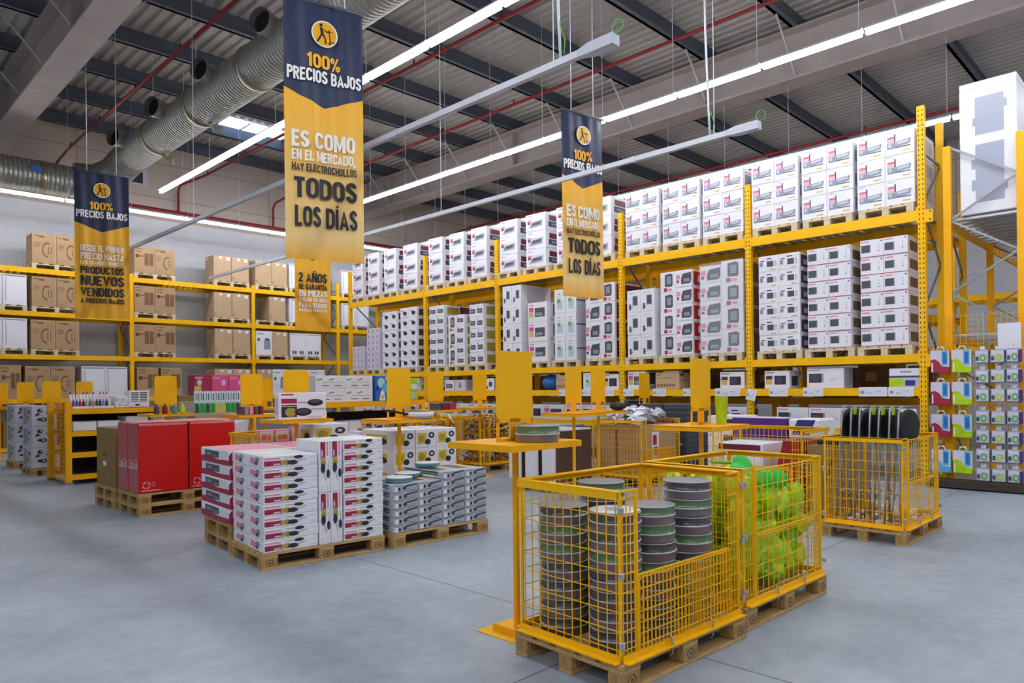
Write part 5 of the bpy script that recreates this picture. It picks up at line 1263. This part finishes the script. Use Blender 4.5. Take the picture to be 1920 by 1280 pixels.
# ------------------------------------------------------------------ upright grey appliances
for i in range(3):
    def appl():
        b = B(); b.box(0, 0, 0, .85, .275, .78, 'palegrey', .012); b.deco(.85, .275, .78, 'front', [R_(.01, .01, .99, .97, 'brown')]); b.deco(.85, .275, .78, 'left', [R_(.04, .02, .96, .97, 'whitegloss')]); return b
    ob('upright_appliance', cached('upright_appliance', appl), None, (7.84, 6.88+.345*i, .1455), 0, 'grey sided upright appliance with dark front, %s of three' % ['nearest', 'middle', 'farthest'][i], 'appliance', 'upright appliances')
    if i < 2: pass
full_pallet((7.82, 6.86, 0), 0, 'wooden pallet under the upright appliances'); 
b = B(); b.box(0, 0, 0, .5, .8, .88, 'ink', .01); b.box(-.01, -.01, .88, .51, .81, .92, 'midgrey', .005); ob('dark_cabinet', b, None, (9.06, 7.75, 0), 0, 'dark low cabinet right of the upright appliances', 'cabinet')

# ------------------------------------------------------------------ cage with cardboard box and white packets
P9 = (9.12, 6.25)
full_pallet((*P9, 0), 0, 'wooden pallet under the cage with the cardboard box'); cage(P9, 0, 1.14, 1.0, 'yellow wire cage around a brown cardboard box of white packets', 'open')
def bigbox():
    b = B(); b.box(0, 0, 0, 1.0, .86, .80, 'cardboard', .006); b.deco(1.0, .86, .8, 'front', [R_(.30, .24, .50, .86, 'tag'), R_(.33, .6, .44, .8, 'red'), R_(.36, .4, .46, .56, 'darkgrey')]); b.deco(1.0, .86, .8, 'left', [R_(.44, .0, .5, .9, 'carddark')]); return b
ob('carton', bigbox(), None, (P9[0]+.07, P9[1]+.07, .1465), 0, 'big brown cardboard box with a tall label inside the yellow cage', 'box')
def packet(s):
    r = random.Random(s); b = B(); n = 6
    V = []
    for j in range(n+1):
        for i in range(n+1):
            u, v = i/n*2-1, j/n*2-1; V.append((u*.10, v*.06, .03*(1-u*u)*(1-v*v)+.02*r.random()*(1-abs(u)**3)))
    for k, z in ((0, 0),):
        F = [(j*(n+1)+i, j*(n+1)+i+1, (j+1)*(n+1)+i+1, (j+1)*(n+1)+i) for j in range(n) for i in range(n)]
        b.faces(V, F, ['whitegloss', 'palegrey', 'white'][s % 3]); b.faces([(x, y, -.5*z2) for x, y, z2 in V], [f[::-1] for f in F], 'whitegloss')
    return b
random.seed(31)
for i in range(110):
    u, v = random.uniform(0, 1), random.uniform(0, 1); k = i//22
    hp = 1-abs(u-.5)*1.2
    z = .99+.046*k*(.35+.65*hp)+random.uniform(.0, .03)
    ob('white_packet', cached('white_packet|%d' % (i % 5), lambda: packet(i % 5)), None, (P9[0]+.19+.76*u, P9[1]+.16+.68*v, z), 0, 'crumpled white plastic packet heaped on the cardboard box in the cage', 'packet', 'white packets on the cardboard box', rot=(random.uniform(-.6, .6), random.uniform(-.7, .7), random.uniform(0, 6)))
# dark grey crates and round tubs
def crate():
    b = B(); b.box(0, 0, 0, .36, .46, .09, 'slate', .008); b.box(-.006, -.006, .074, .366, .466, .09, 'darkgrey', .003); return b
for c, (cx, cy, nm) in enumerate(((0, 0, 'front left'), (.385, 0, 'front middle'), (.77, 0, 'front right'), (0, .485, 'rear left'))):
    for r in range(12):
        ob('storage_crate', cached('storage_crate', crate), None, (10.47+cx, 6.27+cy, .1455+.0915*r), 0, 'dark grey storage crate, %s layer of the %s crate stack' % (rowname(r, 12), nm), 'crate', 'dark grey crates')
b = B(); b.box(0, 0, .1, 1.2, 1.0, .144, 'wood')
for x in (0, .55, 1.1):
    for y in (0, .45, .9): b.box(x, y, 0, x+.1, y+.1, .1, 'woodblock')
ob('pallet', b, None, (10.45, 6.25, 0), 0, 'wooden pallet under the dark grey crates', 'pallet')
def rtub():
    b = B(); b.lathe([(.20, 0), (.22, .045), (.23, .05), (.23, .06), (.2, .062)], ['slate', 'darkgrey', 'darkgrey', 'darkgrey'], 24); return b
for r in range(4): ob('round_tub', cached('round_tub', rtub), None, (11.53, 8.03, 1.035+.063*r), 0, 'dark grey round tub, %s of four in the stack' % ['lowest', 'second', 'third', 'top'][r], 'tub', 'dark round tubs')
b = B(); b.box(0, 0, 0, .56, .56, 1.034, 'shelfpale', .01); ob('display_plinth', b, None, (11.25, 7.75, 0), 0, 'pale plinth under the dark round tubs', 'plinth')

mat('wedgered', '9C1A18', 0.4)
# ------------------------------------------------------------------ cartons right of centre
full_pallet((9.9, 5.03, 0), 0, 'wooden pallet under the white cartons with red dots')
for r in range(4):
    def dotc():
        b = B(); b.box(0, 0, 0, .6, .52, .235, 'white', .005); b.deco(.6, .52, .235, 'left', [R_(.5, .2, .94, .8, 'ink'), R_(.56, .3, .74, .7, 'violetdark')]); b.deco(.6, .52, .235, 'front', [E_(.3, .6, .08, .2, 'maroon'), E_(.3, .24, .04, .1, 'gold')]); return b
    ob('carton', cached('carton|dot', dotc), None, (9.92, 5.07, .1455+.237*r), 0, 'white carton with dark picture and red dot, %s of four' % rowname(r, 4), 'box', 'white dotted cartons')
def purple():
    b = B(); b.box(0, 0, 0, .5, .78, .26, 'purple', .006); b.deco(.5, .78, .26, 'top', [R_(.02, .02, .98, .98, 'lavender')]); b.deco(.5, .78, .26, 'left', [R_(.4, .1, .44, .9, 'violetdark'), R_(.1, .3, .9, .36, 'violetdark')]); return b
b = B(); b.box(0, 0, 0, .5, 1.24, .84, 'shelfpale', .01); ob('display_plinth', b, None, (9.3, 3.62, 0), 0, 'pale plinth under the purple and the blue and white boxes', 'plinth')
ob('carton', purple(), None, (9.3, 4.08, .8415), 0, 'deep purple box with lilac top right of the lime tumbler', 'box')
def bluewhite():
    b = B(); b.box(0, 0, 0, .5, .42, .26, 'white', .02); b.deco(.5, .42, .26, 'left', [P_([(.1, .2), (.66, .2), (.86, .96), (.3, .96)], 'navyblue')]); return b
ob('carton', bluewhite(), None, (9.3, 3.64, .8415), 0, 'white box with blue slanted panel right of the purple box', 'box')
P10 = (8.2, 3.4)
full_pallet((P10[0]+.8, P10[1], 0), PI/2, 'wooden pallet under the cage behind the lime green goods')
cage((P10[0], P10[1]+1.2), -PI/2, 1.2, .8, 'yellow wire cage behind the lime green goods holding pale and red boxes', 'open')
b = B(); b.box(0, 0, 0, .6, .62, .69, 'tag', .006); b.deco(.6, .62, .69, 'left', [R_(.05, .88, .95, .98, 'maroon'), R_(.1, .1, .9, .8, 'white')]); ob('carton', b, None, (8.26, 3.92, .1465), 0, 'pale box with a maroon band in the cage behind the lime goods', 'box')
b = B(); b.faces([(0, 0, 0), (.6, 0, 0), (.6, .38, 0), (0, .38, 0), (0, 0, .74), (.6, 0, .74), (.6, .20, .74), (0, .20, .74)], [(0, 3, 2, 1), (4, 5, 6, 7), (0, 1, 5, 4), (1, 2, 6, 5), (2, 3, 7, 6), (3, 0, 4, 7)], 'wedgered')
ob('wedge_pack', b, None, (8.28, 3.48, .1465), 0, 'red sloping pack in the cage behind the lime goods', 'pack')
b = B(); b.box(0, 0, 0, .75, .40, .86, 'cardold', .006); b.deco(.75, .40, .86, 'left', [P_([(.4, .5), (.5, .5), (.8, .9), (.7, .9)], 'brown')]); ob('carton', b, None, (8.22, 2.98-.02, .0), 0, 'old brown carton between the two right hand cages', 'box')
b = B(); b.box(0, 0, 0, .5, .3, .05, 'black', .01); b.tube([(0, .1, .03), (-.12, .18, .06), (-.2, .28, .03)], .03, 'black', 7); ob('folded_bag', b, None, (8.42, 2.97, .8615), 0, 'black folded bundle lying on the old brown carton', 'bag')

# ================================================================== END CAP DISPLAY ON THE RIGHT
EX = 12.3
fr = thing('pallet_rack', 'yellow rack end on the far right with zigzag steel bracing', 'rack', (0, 0, 0))
for x in (EX, EX+2.8, EX+5.6):
    for y in (1.92, 2.84):
        b = B(); b.box(x, y, 0, x+.09, y+.10, 5.12, 'orange'); ob('upright', b, fr)
    b = B(); z = 1.25; s = 0
    while z < 4.9:
        y0, y1 = ((2.86, 2.0) if s else (2.0, 2.86)); b.bar((x+.045, y0, z), (x+.045, y1, z+.55), .03, .025, 'brace', (1, 0, 0)); z += .55; s = 1-s
    ob('bracing', b, fr)
for z in (2.3, 4.06):
    for i in range(2):
        for y in (1.93, 2.90):
            b = B(); b.box(EX+.09+2.8*i, y, z-.14, EX+2.8+2.8*i, y+.045, z, 'orange'); ob('beam', b, fr)
        b = B()
        for k in range(9): x = EX+.2+2.8*i+.3*k; b.box(x, 1.96, z-.05, x+.12, 2.90, z-.01, 'zinc')
        ob('deck', b, fr)
# wire grid and hooks
g = thing('wire_grid_panel', 'yellow wire grid panel carrying hanging packs at the right edge', 'display panel', (EX-.02, 0, 0))
b = B()
for i in range(17): y = 1.93+i*.0725; b.tube([(0, y, .08), (0, y, 2.58)], .0035, 'yellow', 4, False)
for j in range(36): z = .1+j*.07; b.tube([(-.006, 1.92, z), (-.006, 3.1, z)], .003, 'yellow', 4, False)
ob('grid', b, g)
b = B(); b.box(-.34, 1.9, .02, -.01, 3.12, .12, 'shelfdark'); ob('base_shelf', b, g)
b = B(); b.box(-.012, 1.98, 2.02, -.008, 2.26, 2.40, 'tag'); ob('paper_notice', b, None, (EX-.03, 0, 0), 0, 'white paper notice fixed to the wire grid', 'notice')
HK = B()
def hook_at(y, z): HK.tube([(-.008, y, z), (-.16, y, z), (-.175, y, z+.02)], .004, 'chrome', 5)
def hbag(c):
    b = B(); w, h, d = .25, .34, .07; b.box(0, 0, 0, w, d, h, c, .01)
    b.deco(w, d, h, 'front', [P_([(0, .56), (.22, .62), (.44, .52), (.62, .30), (1, .26), (1, 1), (0, 1)], 'lavender'), R_(.60, .34, .92, .98, 'skyblue'), R_(.66, .42, .86, .9, 'blue'), R_(.06, .06, .14, .46, 'white')])
    b.tube([(w/2-.05, d/2, h), (w/2-.03, d/2, h+.05), (w/2+.03, d/2, h+.05), (w/2+.05, d/2, h)], .012, 'whitegloss', 6); return b
for r, z in enumerate((1.70, 1.225, .745, .215)):
    for c, (y, m) in enumerate(((3.09, 'crimson'), (2.81, 'lime'))):
        mm = 'skyblue' if (r == 3 and c == 0) else m
        ob('hanging_pack', cached('hanging_pack|'+mm, lambda: hbag(mm)), None, (EX-.19, y, z), -PI/2, '%s and white hanging pack, %s row on the end display' % ({'crimson': 'crimson', 'lime': 'lime green', 'skyblue': 'pale blue'}[mm], ['top', 'second', 'third', 'bottom'][r]), 'pack', 'large hanging packs on the end display')
        hook_at(y-.125, z+.382)
def spk(v):
    b = B(); w, h, d = .182, .20, .10
    b.box(0, 0, 0, w, d, h, 'midgrey', .018); b.deco(w, d, h, 'front', [R_(.08, .08, .92, .92, 'palegrey'), R_(.1, .66, .9, .9, 'lavender'), E_(.58, .4, .22, .26, ['leafgreen', 'lime', 'leafgreen'][v]), E_(.58, .4, .12, .14, 'palegrey'), R_(.1, .2, .3, .5, 'slate')]+([R_(.8, .0, 1, .9, 'purple')] if v == 2 else []))
    b.deco(w, d, h, 'right', [R_(.1, .1, .9, .9, 'darkgrey')]); b.box(w/2-.03, d/2-.002, h-.005, w/2+.03, d/2+.002, h+.05, 'white'); return b
for r, z in enumerate((1.83, 1.545, 1.265, .95, .67, .40, .075)):
    for c, y in enumerate((2.52, 2.33, 2.14)):
        jz = random.uniform(-.006, .006)
        if r == 6: z2 = .125
        else: z2 = z+jz
        ob('blister_pack', cached('blister_pack|%d' % c, lambda: spk(c)), None, (EX-.20, y, z2), -PI/2, 'small grey and green blister pack, %s row, %s column of the end display' % (['top', 'second', 'third', 'fourth', 'fifth', 'sixth', 'bottom'][r], ['left', 'middle', 'right'][c]), 'pack', 'small blister packs on the end display')
        hook_at(y-.091, z2+.237)
ob('hook', HK, g, label='chrome display hooks')
# foam packed tall appliances on the end rack
def foamed():
    b = B(); b.box(0, 0, 0, .72, .8, 1.86, 'foam', .01)
    def win(x0, z0, x1, z1):
        b.box(x0, -.001, z0, x1, .02, z1, 'applgrey')
        b.poly([(x0, -.0018, z0), (x1, -.0018, z0), (x1, -.0018, z1), (x0, -.0018, z1)], 'applgrey')
    for x0, z0, x1, z1 in ((.2, 1.16, .56, 1.72), (.17, 1.3, .2, 1.42), (.56, 1.5, .6, 1.62), (.2, .16, .56, 1.02), (.15, .34, .2, .5), (.15, .66, .2, .8), (.56, .3, .6, .44)):
        b.poly([(x0, -.0018, z0), (x1, -.0018, z0), (x1, -.0018, z1), (x0, -.0018, z1)], 'applgrey')
    b.box(0, 0, 1.86, .72, .8, 1.96, 'tag', .01); return b
for i in range(3):
    ob('tall_appliance', cached('tall_appliance', foamed), None, (EX+.12+.9*i, 2.74, 4.062), -PI/2, 'tall grey appliance packed in white foam, %s on the end rack' % ['nearest', 'second', 'third'][i], 'appliance', 'foam packed appliances')
